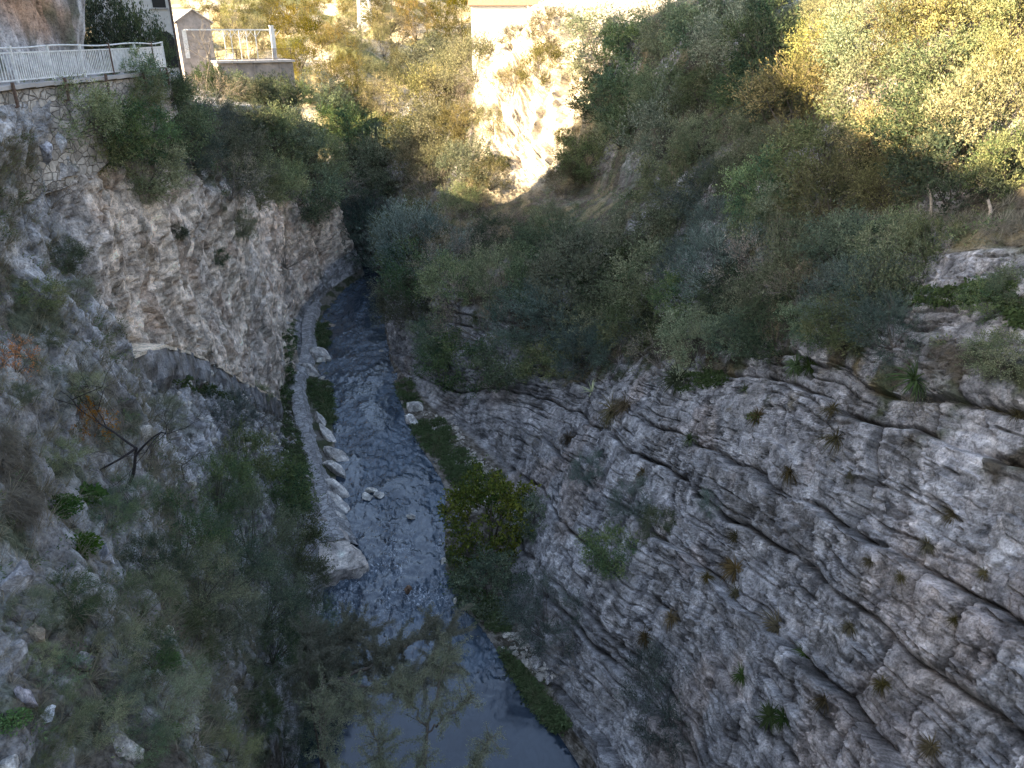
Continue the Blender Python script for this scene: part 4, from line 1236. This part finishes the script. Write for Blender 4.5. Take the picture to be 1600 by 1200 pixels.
g.build('roof', M['concrete'], h2)
g = MB(); g.box((-1.3, -.06, 1.7), (.5, .08, 3.2)); g.build('door', M['white_paint'], h2)

TA, TB = at(340, 97, 95), at(458, 101, 99.5)
tw = empty('terrace', (TA[0], TA[1], TA[2])); tag(tw, 'weathered concrete terrace with a tall shade-toned retaining face above the dark bushes', 'terrace')
d = TB - TA; Lw = np.linalg.norm(d[:2]); tw.rotation_euler = (0, 0, math.atan2(d[1], d[0])); zb = -(TA[2] - TB[2])
g = MB(); g.box((Lw / 2, 3.2, -5.1), (Lw, 6.4, 10.0)); g.build('retaining_face', M['shaded_stained_concrete'], tw)
g = MB(); g.box((Lw / 2, 3.1, -.0), (Lw + .4, 6.9, .25)); g.build('terrace_slab', M['concrete'], tw)
for x in (2.2, 4.4, 7.6):
    g = MB(); g.box((x, -.06, -5.1), (.16, .12, 9.8)); g.build('pilaster', M['shaded_stained_concrete'], tw)
fence = empty('terrace_fence', tuple(TA + np.array((0, 0, .12)))); fence.rotation_euler = tw.rotation_euler
tag(fence, 'brown barred fence along the edge of the concrete terrace', 'fence')
for x in np.linspace(.1, Lw - .1, 5):
    g = MB(); g.box((x, .1, .7), (.07, .07, 1.4)); g.build('post', M['rust'], fence)
g = MB()
for z in (.15, 1.3): g.bar((.1, .1, z), (Lw - .1, .1, z), .05)
for x in np.arange(.2, Lw - .1, .16): g.bar((x, .1, .15), (x, .1, 1.3), .03)
g.build('bar_panel', M['rust'], fence)
perg = empty('pergola', tuple(TA + np.array((0, 0, .12)))); perg.rotation_euler = tw.rotation_euler
tag(perg, 'white steel pergola frame standing on the terrace beside a thick white pillar', 'pergola')
for x, y in ((1.4, 1.0), (3.3, 1.2), (4.1, 1.0), (3.0, 4.6), (6.2, 5.0), (7.6, 1.0)):
    g = MB(); g.box((x, y, 1.75), (.10, .10, 3.5))
    g.bar((x, y, 2.6), (x + .7, y, 3.4), .05); g.bar((x, y, 2.6), (x - .7, y, 3.4), .05); g.build('post', M['white_paint'], perg)
for y in (1.0, 3.0, 5.0):
    g = MB(); g.bar((-2.8, y, 3.5), (Lw - 1.5, y, 3.5), .14); g.build('beam', M['white_paint'], perg)
g = MB(); g.box((7.2, .55, 1.9), (.42, .42, 4.0)); g.box((7.2, .55, 3.95), (.5, .5, .1)); g.build('pillar', M['white_paint'], perg)

P = at(738, 70, 104); hb = empty('building', (-1.0, 118.5, 26)); tag(hb, 'sunlit pale building with a brown eave above the white cliff', 'building')
g = MB(); g.box((0, 0, 2.6), (9.0, 7, 9.2)); g.build('wall', M['plaster'], hb)
g = MB(); g.add([(-4.9, -3.9, 7.15), (4.9, -3.9, 7.15), (4.9, 3.9, 7.15), (-4.9, 3.9, 7.15), (-4.9, 0, 9.2), (4.9, 0, 9.2)], [(0, 1, 5, 4), (2, 3, 4, 5), (0, 3, 2, 1)], [(1, 2, 5), (3, 0, 4)]); g.build('roof', M['roof_tile'], hb)
q = hit(571, 40); P = q[0]
py = empty('pylon', tuple(P - np.array((0, 0, .5)))); tag(py, 'pale steel lattice pylon on the sunlit hillside', 'pylon')
for sx, sy in ((-1, -1), (1, -1), (1, 1), (-1, 1)):
    g = MB(); g.bar((sx * 1.5, sy * 1.5, 0), (sx * .4, sy * .4, 24), .26); g.build('leg', M['galvanised'], py)
g = MB()
for k in range(12):
    z0, z1 = k * 2, k * 2 + 2; w0, w1 = 1.5 - 1.1 * z0 / 24, 1.5 - 1.1 * z1 / 24
    C_ = [(-1, -1), (1, -1), (1, 1), (-1, 1)]
    for j in range(4):
        a, b_ = C_[j], C_[(j + 1) % 4]
        g.bar((a[0] * w0, a[1] * w0, z0), (b_[0] * w1, b_[1] * w1, z1), .12); g.bar((b_[0] * w0, b_[1] * w0, z0), (a[0] * w1, a[1] * w1, z1), .12)
        g.bar((a[0] * w1, a[1] * w1, z1), (b_[0] * w1, b_[1] * w1, z1), .12)
g.build('lattice', M['galvanised'], py)
g = MB()
for z in (18, 21): g.bar((-4, 0, z), (4, 0, z), .22)
g.build('crossarm', M['galvanised'], py)

# stakes on the sunlit bank
for (ua, va, ub, vb, lab) in ((1458, 335, 1449, 286, 'leaning weathered stake on the sunlit bank, the one nearer the river'), (1549, 342, 1544, 312, 'short weathered stake on the sunlit bank, the one farther from the river')):
    q = hit(ua, va); P, t = q[0], q[2]; Q_ = at(ub, vb, t * 1.005)
    st = link('stake', (lambda g: (g.tube([(0, 0, -.3), ((Q_ - P) * .5 + np.array((.03, 0, 0))), (Q_ - P)], [.06, .055, .045], 7), g.mesh('stake', None, True))[1])(MB()), M['wood'])
    st.location = P; tag(st, lab, 'stake')
M['dark_bark'] = simple_mat('dark_bark', (.028, .023, .022), .9, .4, 9, .4)
# ------------------------------------------------------------------ single plants and trees
def grow(bm, p, d, L, rad, lev, r, tips, curl=.25, up=.1, split=(2, 3), ratio=.8):
    n = 5; pts = [np.array(p, float)]; dd = unit(np.array(d, float))
    for k in range(n):
        dd = unit(dd + curl * r.normal(size=3) * .5 + np.array((0, 0, up * .3)))
        pts.append(pts[-1] + dd * L / n)
    bm.tube(pts, np.linspace(rad, rad * .62, n + 1), 6 if rad > .03 else 4)
    if lev == 0:
        tips.append((pts[-1], dd)); return
    for k in range(r.integers(split[0], split[1] + 1)):
        nd = unit(dd + r.normal(size=3) * .75)
        grow(bm, pts[-1] if k < 2 else pts[-2], nd, L * ratio * r.uniform(.75, 1.15), rad * .6, lev - 1, r, tips, curl, up, split, ratio)


def tree_things(name, P, height, label, pal, seed, lev=4, spread=.4, leafn=0, leaf=.05, d0=(0, 0, 1), cat='tree', group=None, split=(2, 3), wid=.24, trunkr=.05, bark='bark'):
    r = np.random.default_rng(seed); bm = MB(); tips = []
    root = empty(name, tuple(P)); tag(root, label, cat, group)
    grow(bm, (0, 0, -.3), d0, height * .34, trunkr, lev, r, tips, .2, .1, split)
    bm.build('trunk', M[bark], root, True)
    if leafn:
        lo, hi = (np.array(x) for x in PAL[pal]); VV, QQ, CC, n0 = [], [], [], 0
        for tp_, td in tips:
            n = leafn; c0 = np.clip(.5 + .3 * r.normal(), 0, 1)
            ax = unit(td + r.normal(size=(max(3, n // 10), 3)) * .7); j = r.integers(0, len(ax), n)
            Pp = tp_ + ax[j] * (spread * r.random(n) ** .7)[:, None] + r.normal(size=(n, 3)) * .03
            c = (lo + (hi - lo) * np.clip(c0 + .25 * r.normal(size=(n, 1)), 0, 1)) * (1 + .15 * r.normal(size=(n, 1)))
            V, Q, C = leaves(Pp, ax[j] + r.normal(size=(n, 3)) * .6, leaf * r.uniform(.7, 1.3, n), leaf * wid, np.clip(c, .01, 1), r, .2)
            VV.append(V); QQ.append(Q + n0); CC.append(C); n0 += len(V)
        link('crown', mesh_np('crown', np.concatenate(VV), np.concatenate(QQ), np.concatenate(CC)), M['leaf'], root)
    return root


# bare dark tree on the left scree
q = hit(196, 752); tree_things('tree', q[0], 4.4, 'bare dark tree with spreading branches on the left scree slope', 'dry', 917, lev=6, d0=(.35, -.1, .9), split=(2, 3), trunkr=.062, bark='dark_bark')
q = hit(285, 745); tree_things('tree', q[0], 2.6, 'small leafless sapling downhill of the bare dark tree', 'dry', 907, lev=4, d0=(.2, 0, .9), trunkr=.035)
P = at(316, 92, 88); P = drop(P[0], P[1])[0]; tree_things('tree', P, 8.0, 'leafless pale tree standing before the gabled outbuilding', 'dry', 911, lev=5, trunkr=.12, bark='twig')

# riverside tree in front of the pool
def riverside(name, label, stems, pal, seed, leaf=.06, per=46, wid=.26):
    r = np.random.default_rng(seed); bm = MB()
    base = stems[0][0][0]; root = empty(name, tuple(base)); tag(root, label, 'tree')
    lo, hi = (np.array(x) for x in PAL[pal]); VV, QQ, CC, n0 = [], [], [], 0
    for pts, rad, tw_n, sp, cover in stems:
        pts = np.array(pts) - base
        qq = np.linspace(0, len(pts) - 1, 14); S = np.stack([np.interp(qq, np.arange(len(pts)), pts[:, k]) for k in range(3)], 1)
        S[1:-1] += r.normal(size=(12, 3)) * .04
        bm.tube(S, np.linspace(rad, rad * .35, 14), 7)
        for k in range(tw_n):
            f = r.uniform(cover, 1.0); i0 = min(int(f * 13), 12); A = S[i0] + (S[i0 + 1] - S[i0]) * (f * 13 - i0)
            dd = unit(r.normal(size=3) + np.array((0, 0, .5)) + unit(S[i0 + 1] - S[i0]) * .5); L = sp * r.uniform(.4, 1.1)
            tw = [A]; d2 = dd
            for _ in range(5):
                d2 = unit(d2 + r.normal(size=3) * .22 - np.array((0, 0, .05))); tw.append(tw[-1] + d2 * L / 5)
            tw = np.array(tw); bm.tube(tw, np.linspace(.014, .003, 6), 3)
            n = int(per * L / .9 * r.uniform(.5, 1.4)); g = r.random(n) ** .8 * 5; j = np.minimum(g.astype(int), 4)
            Pp = tw[j] + (tw[j + 1] - tw[j]) * (g - j)[:, None] + r.normal(size=(n, 3)) * .05
            c0 = np.clip(.5 + .3 * r.normal(), 0, 1)
            c = (lo + (hi - lo) * np.clip(c0 + .25 * r.normal(size=(n, 1)), 0, 1)) * (1 + .15 * r.normal(size=(n, 1)))
            V, Q, C = leaves(Pp, d2 + r.normal(size=(n, 3)) * .7, leaf * r.uniform(.7, 1.3, n), leaf * wid, np.clip(c, .01, 1), r, .25)
            VV.append(V); QQ.append(Q + n0); CC.append(C); n0 += len(V)
    bm.build('trunk', M['bark'], root, True)
    link('crown', mesh_np('crown', np.concatenate(VV), np.concatenate(QQ), np.concatenate(CC)), M['leaf'], root)
    return root


B0 = np.array((-8.3, 15.5, -.2))
q = drop(-7.2, 20.5); B1 = q[0]
riverside('tree', 'tall thin-leaved tree leaning over the calm pool below the viewpoint', [
    ([B0, at(655, 1235, 19.5), at(668, 1140, 20), at(690, 1050, 20.5), at(700, 1010, 21)], .06, 44, .8, .5),
    ([at(668, 1140, 20), at(640, 1090, 20), at(610, 1060, 20.2)], .03, 30, .8, .3),
    ([at(668, 1145, 20), at(700, 1120, 19.6), at(740, 1085, 19.5)], .028, 26, .7, .35),
    ([B0, at(600, 1240, 19), at(585, 1150, 19.5), at(560, 1090, 20)], .05, 70, 1.0, .25),
    ([B0, at(700, 1260, 18.5), at(745, 1190, 18.5), at(765, 1150, 18.6)], .03, 34, .6, .45),
    ([B0, at(640, 1260, 18.6), at(660, 1180, 18.8)], .03, 30, .7, .4),
    ([B0, at(530, 1230, 19), at(500, 1140, 19.6), at(505, 1090, 20)], .04, 46, .9, .25),
], 'willow', 921, leaf=.060, per=230, wid=.26)
riverside('tree', 'broad grey-green tree spreading its crown across the rapids', [
    ([B1, at(500, 1080, 25), at(520, 1010, 26), at(560, 990, 27)], .10, 60, 1.5, .45),
    ([at(505, 1075, 25), at(580, 1040, 25.5), at(640, 1000, 26.5), at(700, 990, 27)], .07, 70, 1.3, .3),
    ([at(520, 1060, 25), at(590, 1080, 25), at(650, 1060, 25.5), at(700, 1030, 26)], .06, 60, 1.2, .35),
    ([at(500, 1080, 25), at(520, 1090, 24.5), at(560, 1110, 24.2)], .05, 34, 1.0, .3),
    ([B1, at(480, 1050, 25), at(480, 990, 26)], .05, 30, 1.1, .4),
], 'willow', 923, leaf=.085, per=330, wid=.28)


# spiky plants, grass tufts, ferns
def blades(n, L, W, r, arch, spread, lo, hi, seg=4):
    V, Q, C = [], [], []
    for k in range(n):
        az = r.uniform(0, 2 * math.pi); el = r.uniform(*spread); l = L * r.uniform(.65, 1.15); w = W * r.uniform(.7, 1.2)
        d = np.array((math.cos(az) * math.cos(el), math.sin(az) * math.cos(el), math.sin(el))); p = np.array((math.cos(az), math.sin(az), 0)) * .03 * L
        side = unit(np.cross(d, (0, 0, 1.0))); col_ = lo + (hi - lo) * r.random()
        b0 = len(V)
        for j in range(seg + 1):
            f = j / seg; ww = w * (1 - f ** 1.6) + .002
            V += [p - side * ww / 2, p + side * ww / 2]; C += [col_, col_]
            d = unit(d - np.array((0, 0, arch / seg))); p = p + d * l / seg
        Q += [(b0 + 2 * j, b0 + 2 * j + 1, b0 + 2 * j + 3, b0 + 2 * j + 2) for j in range(seg)]
    return np.array(V), np.array(Q), np.array(C)


def tuft_mesh(name, seed, n, L, W, arch, spread, lo, hi):
    V, Q, C = blades(n, L, W, np.random.default_rng(seed), arch, spread, np.array(lo), np.array(hi))
    me = mesh_np(name, V, Q, C); me.materials.append(M['leaf']); return me


DT = [tuft_mesh('dry_tuft', 931 + k, 150, 1.0, .035, 1.9, (-.1, 1.4), (.055, .045, .025), (.13, .105, .055)) for k in range(3)]
GT = [tuft_mesh('green_tuft', 941 + k, 110, 1.0, .07, 1.5, (.0, 1.4), (.045, .065, .028), (.08, .105, .045)) for k in range(3)]
AG = tuft_mesh('agave', 951, 26, 1.0, .11, .5, (.05, 1.3), (.30, .33, .22), (.48, .50, .34))

o = link('agave', AG, None); q = hit(925, 612); o.location = q[0]; o.scale = (.95,) * 3; tag(o, 'pale spiky agave on the lip of the grey cliff', 'agave')
P = at(408, 128, 92); q = hit(400, 132)
o = link('palm', tuft_mesh('palm', 953, 34, 1.0, .12, .9, (.2, 1.4), (.05, .09, .04), (.09, .13, .06)), None); o.location = q[0] if q[2] > 60 else P; o.scale = (2.0,) * 3; tag(o, 'short dark palm against the concrete terrace wall', 'palm')

TUFTS = [(1235, 745, 18, 0), (1308, 692, 22, 0), (1300, 645, 16, 0), (1140, 885, 12, 0), (1150, 895, 18, 0), (1215, 985, 22, 0), (1330, 985, 16, 0), (1452, 855, 16, 0), (1490, 812, 18, 0),
 (1560, 645, 16, 0), (1590, 655, 14, 0), (1430, 600, 24, 1), (1265, 580, 16, 1), (1245, 575, 16, 1), (1110, 560, 14, 0), (1060, 600, 18, 1), (1165, 612, 9, 1), (1260, 1030, 16, 1), (1160, 1062, 13, 1),
 (1205, 1125, 16, 1), (1225, 1128, 14, 1), (1455, 1170, 16, 0), (1490, 970, 10, 0), (1360, 880, 10, 0), (1105, 905, 10, 0), (1185, 655, 14, 0), (960, 650, 22, 0), (1005, 740, 14, 0), (1150, 840, 10, 0),
 (975, 640, 18, 0), (890, 690, 14, 0), (1150, 930, 12, 0), (1050, 970, 14, 0), (1010, 1000, 14, 0), (1410, 905, 10, 0), (1330, 745, 10, 0), (1290, 1100, 16, 0), (1080, 690, 12, 1), (1540, 900, 9, 0), (1380, 1075, 14, 0)]
TUFTS.sort()
for k, (u, v, r, kind) in enumerate(TUFTS):
    q = hit(u, v - r * .3)
    if q is None: continue
    P, n, t = q
    o = link('grass_tuft', (GT if kind else DT)[k % 3], None); o.location = P - n * .04
    R = r * t / FPX * 1.9; o.scale = (R, R, R); o.rotation_euler = (-.5 * n[1], .5 * n[0], random.uniform(0, 6))
    below = 'low' if v > 900 else ('midway up' if v > 700 else 'high')
    tag(o, f"{'green' if kind else 'brown'} grass tuft {below} on the grey cliff, number {k + 1} counted from the river side", 'grass tuft', 'grass tufts on the grey cliff')

# bright herbs in the left foreground
def clump_leaves(r, n, R, leaf, lo, hi, wid=.55, flat=.5):
    Pp = unit(r.normal(size=(n, 3))) * (R * r.random(n) ** .4)[:, None]; Pp[:, 2] = np.abs(Pp[:, 2]) * flat
    c = lo + (hi - lo) * r.random((n, 1))
    return leaves(Pp, Pp + r.normal(size=(n, 3)) * R * .5 + np.array((0, 0, .2 * R)), leaf * r.uniform(.6, 1.3, n), leaf * wid, c, r, .15)


def herb(u, v, rpx, label, pal, seed, leaf=.09, n=1500):
    q = hit(u, v); R = rpx * q[2] / FPX
    V, Q, C = clump_leaves(np.random.default_rng(seed), n, R, leaf, np.array(PAL[pal][0]), np.array(PAL[pal][1]), flat=.7)
    o = link('herb_clump', mesh_np('herb_clump', V, Q, C), M['leaf']); o.location = q[0]; tag(o, label, 'herbs'); return o


herb(92, 800, 34, 'bright green leafy herbs beside dry grass on the left slope', 'green', 961)
herb(125, 860, 30, 'darker green herbs below the brightest green ones', 'green', 962, .12, 700)
herb(135, 780, 26, 'long-leaved green herbs right of the brightest green ones', 'green', 963, .2, 300)
herb(20, 1130, 26, 'green herbs beside the upright foreground rock', 'green', 964, .06, 700)
herb(270, 1145, 16, 'small green herbs on the foreground grass', 'green', 965, .05, 400)
herb(255, 1040, 26, 'green herbs under the foreground thicket', 'green', 966, .08, 1400)
herb(1045, 183, 32, 'yellow-green herbs on a ledge in the shaded gully', 'yellow', 967, .14, 900)
herb(990, 312, 22, 'bright yellow-green herbs in the lower gully', 'green', 968, .14, 500)
herb(1180, 655, 14, 'small fern patch high on the grey cliff', 'green', 969, .08, 260)

# ------------------------------------------------------------------ masses nobody could count
def inst_mass(name, label, cat, protos, spots, mat, normals=None):
    VV, QQ, CC, n0 = [], [], [], 0
    for k, (P, s, nrm) in enumerate(spots):
        V, Q, C = protos[k % len(protos)]
        a = random.uniform(0, 6.28); ca, sa = math.cos(a), math.sin(a)
        W = V @ np.array(((ca, sa, 0), (-sa, ca, 0), (0, 0, 1))) * s
        if nrm is not None: W = W + (W[:, 2:3] * np.array((nrm[0], nrm[1], 0)) * .6)
        VV.append(W + P); QQ.append(Q + n0); CC.append(C * random.uniform(.75, 1.25)); n0 += len(V)
    o = link(name, mesh_np(name, np.concatenate(VV), np.concatenate(QQ), np.clip(np.concatenate(CC), .01, 1)), mat)
    return tag(o, label, cat, kind='stuff')


def in_poly(poly, n):
    poly = np.array(poly, float); lo, hi = poly.min(0), poly.max(0); out = []
    while len(out) < n:
        p = lo + (hi - lo) * rng.random(2); c = False; j = len(poly) - 1
        for i in range(len(poly)):
            if (poly[i, 1] > p[1]) != (poly[j, 1] > p[1]) and p[0] < (poly[j, 0] - poly[i, 0]) * (p[1] - poly[i, 1]) / (poly[j, 1] - poly[i, 1]) + poly[i, 0]: c = not c
            j = i
        if c: out.append(p)
    return out


def spots_px(polys, size, up=.02):
    out = []
    for poly, n in polys:
        for u, v in in_poly(poly, n):
            q = hit(u, v)
            if q is not None: out.append((q[0] + np.array((0, 0, up)), size * random.uniform(.6, 1.4), q[1]))
    return out


gr = np.random.default_rng(5)
HERB = [clump_leaves(gr, 60, .5, .26, np.array(PAL['green'][0]) * .75, np.array(PAL['green'][1]) * .8) for _ in range(4)]
bank = spots_px([([(612, 600), (640, 590), (660, 640), (640, 640)], 70), ([(640, 660), (690, 655), (720, 700), (760, 740), (715, 770), (690, 720), (660, 700)], 300),
    ([(705, 760), (740, 740), (790, 745), (745, 790), (715, 800)], 60), ([(785, 1015), (815, 1045), (850, 1085), (895, 1130), (870, 1145), (825, 1100), (795, 1050)], 260),
    ([(715, 930), (770, 985), (800, 985), (785, 940), (740, 920)], 160), ([(700, 860), (705, 940), (725, 960), (740, 900)], 80),
    ([(447, 560), (462, 530), (456, 600), (462, 650), (480, 740), (480, 800), (446, 810), (440, 700), (436, 620)], 420),
    ([(487, 500), (520, 508), (520, 535), (505, 545), (490, 530)], 130), ([(478, 592), (515, 600), (525, 640), (527, 680), (500, 650), (484, 620)], 200),
    ([(528, 710), (545, 712), (540, 725)], 14), ([(440, 520), (460, 500), (462, 540), (445, 560)], 40)], .62)
inst_mass('bank_plants', 'green leafy plants crowding the river banks and the channel', 'bank plants', HERB + [clump_leaves(gr, 50, .55, .2, np.array((.06, .07, .03)), np.array((.12, .125, .05))), (lambda b: b)(blades(30, .9, .03, np.random.default_rng(995), 1.2, (.4, 1.5), np.array((.07, .085, .03)), np.array((.15, .15, .07)), 3))] + HERB[:2], bank, M['leaf'])
sl = spots_px([([(225, 570), (290, 590), (370, 620), (372, 632), (300, 612), (240, 590)], 90), ([(1300, 455), (1440, 450), (1590, 445), (1590, 475), (1440, 478), (1320, 480)], 160),
    ([(1000, 370), (1080, 368), (1080, 385), (1010, 385)], 40), ([(1040, 590), (1130, 575), (1140, 600), (1060, 615)], 60), ([(1560, 455), (1600, 470), (1600, 520), (1570, 500)], 40)], .45)
inst_mass('ledge_plants', 'green plants lining the ledges of both slopes', 'ledge plants', HERB, sl, M['leaf'])


def from_sheet(which, cond, n, size):
    p2, s, veg, nn = SC[which]
    w = cond(p2, s, veg).astype(float); idx = np.flatnonzero(w > .3)
    # even out the density: near rows are finer than far ones
    pr = np.maximum(p2[idx, 1], 6) ** 2; pr /= pr.sum()
    idx = rng.choice(idx, n, p=pr)
    return [(p2[k] - .03, size * random.uniform(.5, 1.5), nn[k] * (1 if nn[k][2] >= 0 else -1)) for k in idx]


UND = [clump_leaves(gr, 46, .55, .15, np.array(PAL[k][0]) * .5, np.array(PAL[k][1]) * .8, wid=w, flat=.8) for k, w in (('olive', .35), ('dark', .4), ('blue', .2), ('dry', .15), ('olive', .3), ('dry', .15))]  # darker copies of the shrub palettes, painting shade into gaps between shrubs
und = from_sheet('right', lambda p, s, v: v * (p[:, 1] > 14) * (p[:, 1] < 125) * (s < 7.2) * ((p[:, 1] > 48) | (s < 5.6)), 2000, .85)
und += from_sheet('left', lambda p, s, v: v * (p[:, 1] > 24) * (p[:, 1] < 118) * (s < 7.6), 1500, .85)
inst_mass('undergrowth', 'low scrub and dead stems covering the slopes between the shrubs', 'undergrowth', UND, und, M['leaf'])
near = from_sheet('left', lambda p, s, v: (p[:, 1] > 6) & (p[:, 1] < 27) & (s > 2.6) & (s < 5.6), 3000, .5)
GRS = []
for k in range(4):
    V, Q, C = blades(34, .9, .018, np.random.default_rng(970 + k), 1.3, (.5, 1.5), np.array((.085, .080, .055)), np.array((.23, .20, .15)), 3); GRS.append((V, Q, C))
inst_mass('grass', 'dry grass and weeds growing among stones on the near left slope', 'grass', GRS + UND[:2] + GRS, near, M['leaf'])
wallg = from_sheet('left', lambda p, s, v: (p[:, 1] > 22) & (p[:, 1] < 60) & (s > 2.2) & (s < 3.9), 900, .5)
inst_mass('scree_weeds', 'faded weeds scattered over the grey scree', 'weeds', GRS + UND[2:4], wallg, M['leaf'])
GR2 = []
for k in range(3):
    V, Q, C = blades(30, .8, .016, np.random.default_rng(990 + k), 1.6, (.1, 1.4), np.array((.19, .165, .115)), np.array((.31, .27, .19)), 3); GR2.append((V, Q, C))
dryp = spots_px([([(0, 660), (45, 690), (62, 800), (40, 830), (0, 800)], 260)], .38)
inst_mass('dry_grass', 'patch of bleached dry grass at the left edge of the slope', 'dry grass', GR2, dryp, M['leaf'])
banks = spots_px([([(1300, 340), (1420, 335), (1600, 350), (1600, 365), (1450, 360), (1320, 352)], 160), ([(1250, 10), (1590, 10), (1590, 330), (1330, 330), (1240, 150)], 320)], .7)
inst_mass('bank_grass', 'golden dry grass between the shrubs of the sunlit bank', 'dry grass', GRS, banks, M['leaf'])

# stones
bm = bmesh.new(); bmesh.ops.create_icosphere(bm, subdivisions=2, radius=1.0); SV = np.array([v.co[:] for v in bm.verts]); SF = np.array([[v.index for v in f.verts] for f in bm.faces]); bm.free()
ST = []
for k in range(6):
    V = SV.copy(); r = np.random.default_rng(980 + k)
    for _ in range(7):
        n = unit(r.normal(size=3)); e = np.maximum(V @ n - r.uniform(.4, .8), 0); V -= e[:, None] * n
    ST.append((V * np.array((1, .8, .6)), SF, np.tile(np.array((.42, .39, .34)) * r.uniform(.7, 1.2), (len(V), 1))))
sp_ = [(P, s * (.35 + 1.3 * random.random() ** 4), None) for P, s, n in spots_px([([(655, 640), (710, 650), (735, 700), (790, 745), (745, 800), (705, 800), (720, 740), (690, 700)], 700),
    ([(790, 985), (830, 1010), (870, 1060), (840, 1060), (800, 1020)], 160), ([(440, 510), (465, 490), (460, 560), (440, 600)], 60), ([(505, 500), (545, 500), (560, 520), (520, 525)], 50)], .16, 0)]
inst_mass('gravel', 'pale stones and gravel strewn along the river bank', 'gravel', ST, sp_, M['boulder'])
sc_ = [(P, s * (.3 + 1.6 * random.random() ** 4), None) for P, s, n in from_sheet('left', lambda p, s, v: (p[:, 1] > 7) & (p[:, 1] < 58) & (s > 2.0) & (s < 4.0), 1500, .16)]
inst_mass('scree_stones', 'loose grey stones lying over the left scree slope', 'scree', ST, sc_, M['boulder'])

# ------------------------------------------------------------------ trees of the sunlit hillside
def hill_tree(u, v, r, key, label, sq=1.2):
    q = hit(u, v + r * .8)
    if q is None: return
    P, n, t = q; R = min(r * t / FPX, 9)
    me, mb = PROTO[key][random.randrange(len(PROTO[key]))]
    o = empty('tree', tuple(P + np.array((0, 0, .25 * R)))); o.scale = (R, R, R * sq); o.rotation_euler = (0, 0, random.uniform(0, 6))
    tag(o, label, 'tree', 'trees on the sunlit hillside')
    link('crown', me, None, o)
    link('trunk', mb, None, o)


HR = [('front pines beside the terrace', 'terrace', 'pinecrown', [(448, 25), (505, 40), (470, 75), (520, 95), (470, 105), (545, 125)], 40),
      ('pines above the lit scrub', 'pylon', 'pinecrown', [(610, 20), (650, 35), (690, 15), (725, 40), (705, 65)], 36),
      ('olives of the nearest hillside row', 'terrace', 'treecrown', [(560, 85), (600, 70), (585, 125), (625, 110), (555, 150), (600, 155)], 28),
      ('olives of the second hillside row', 'outbuilding', 'treecrown', [(350, 60), (385, 75), (410, 60), (545, 55), (590, 45), (620, 55)], 24),
      ('olives of the third hillside row', 'outbuilding', 'treecrown', [(330, 25), (365, 30), (400, 30), (425, 15), (545, 25), (585, 15)], 20),
      ('olives of the farthest hillside row', 'outbuilding', 'treecrown', [(300, 6), (340, 5), (375, 8), (410, 3), (540, 5), (560, 3), (595, 4)], 14)]
for desc, frm, key, pts, r in HR:
    for k, (u, v) in enumerate(pts):
        hill_tree(u, v, r * random.uniform(.85, 1.2), key, f"{NTH[k] or 'first'} tree from the {frm} among the {desc}")
for u, v, r, lab in ((190, 45, 52, 'dark leafy tree on the path side left of the tall house'), (238, 40, 44, 'dark tree half hiding the corner of the tall house'), (150, 15, 50, 'dark tree farther left on the path side against the orange rock')):
    me, mb = PROTO['dark'][0]; x0 = -(800 - u) / FPX * 42.2; q = drop(x0, 44.5); R = r * 42 / FPX
    o = empty('tree', tuple(q[0])); o.scale = (R, R, R * 1.9); o.rotation_euler = (0, 0, random.uniform(0, 6)); tag(o, lab, 'tree'); link('crown', me, None, o); link('trunk', mb, None, o)
place(775, 742, 34, 'dry', 'tangle of dead brushwood at the foot of the grey cliff', None, 'brushwood', 'brushwood', .6)
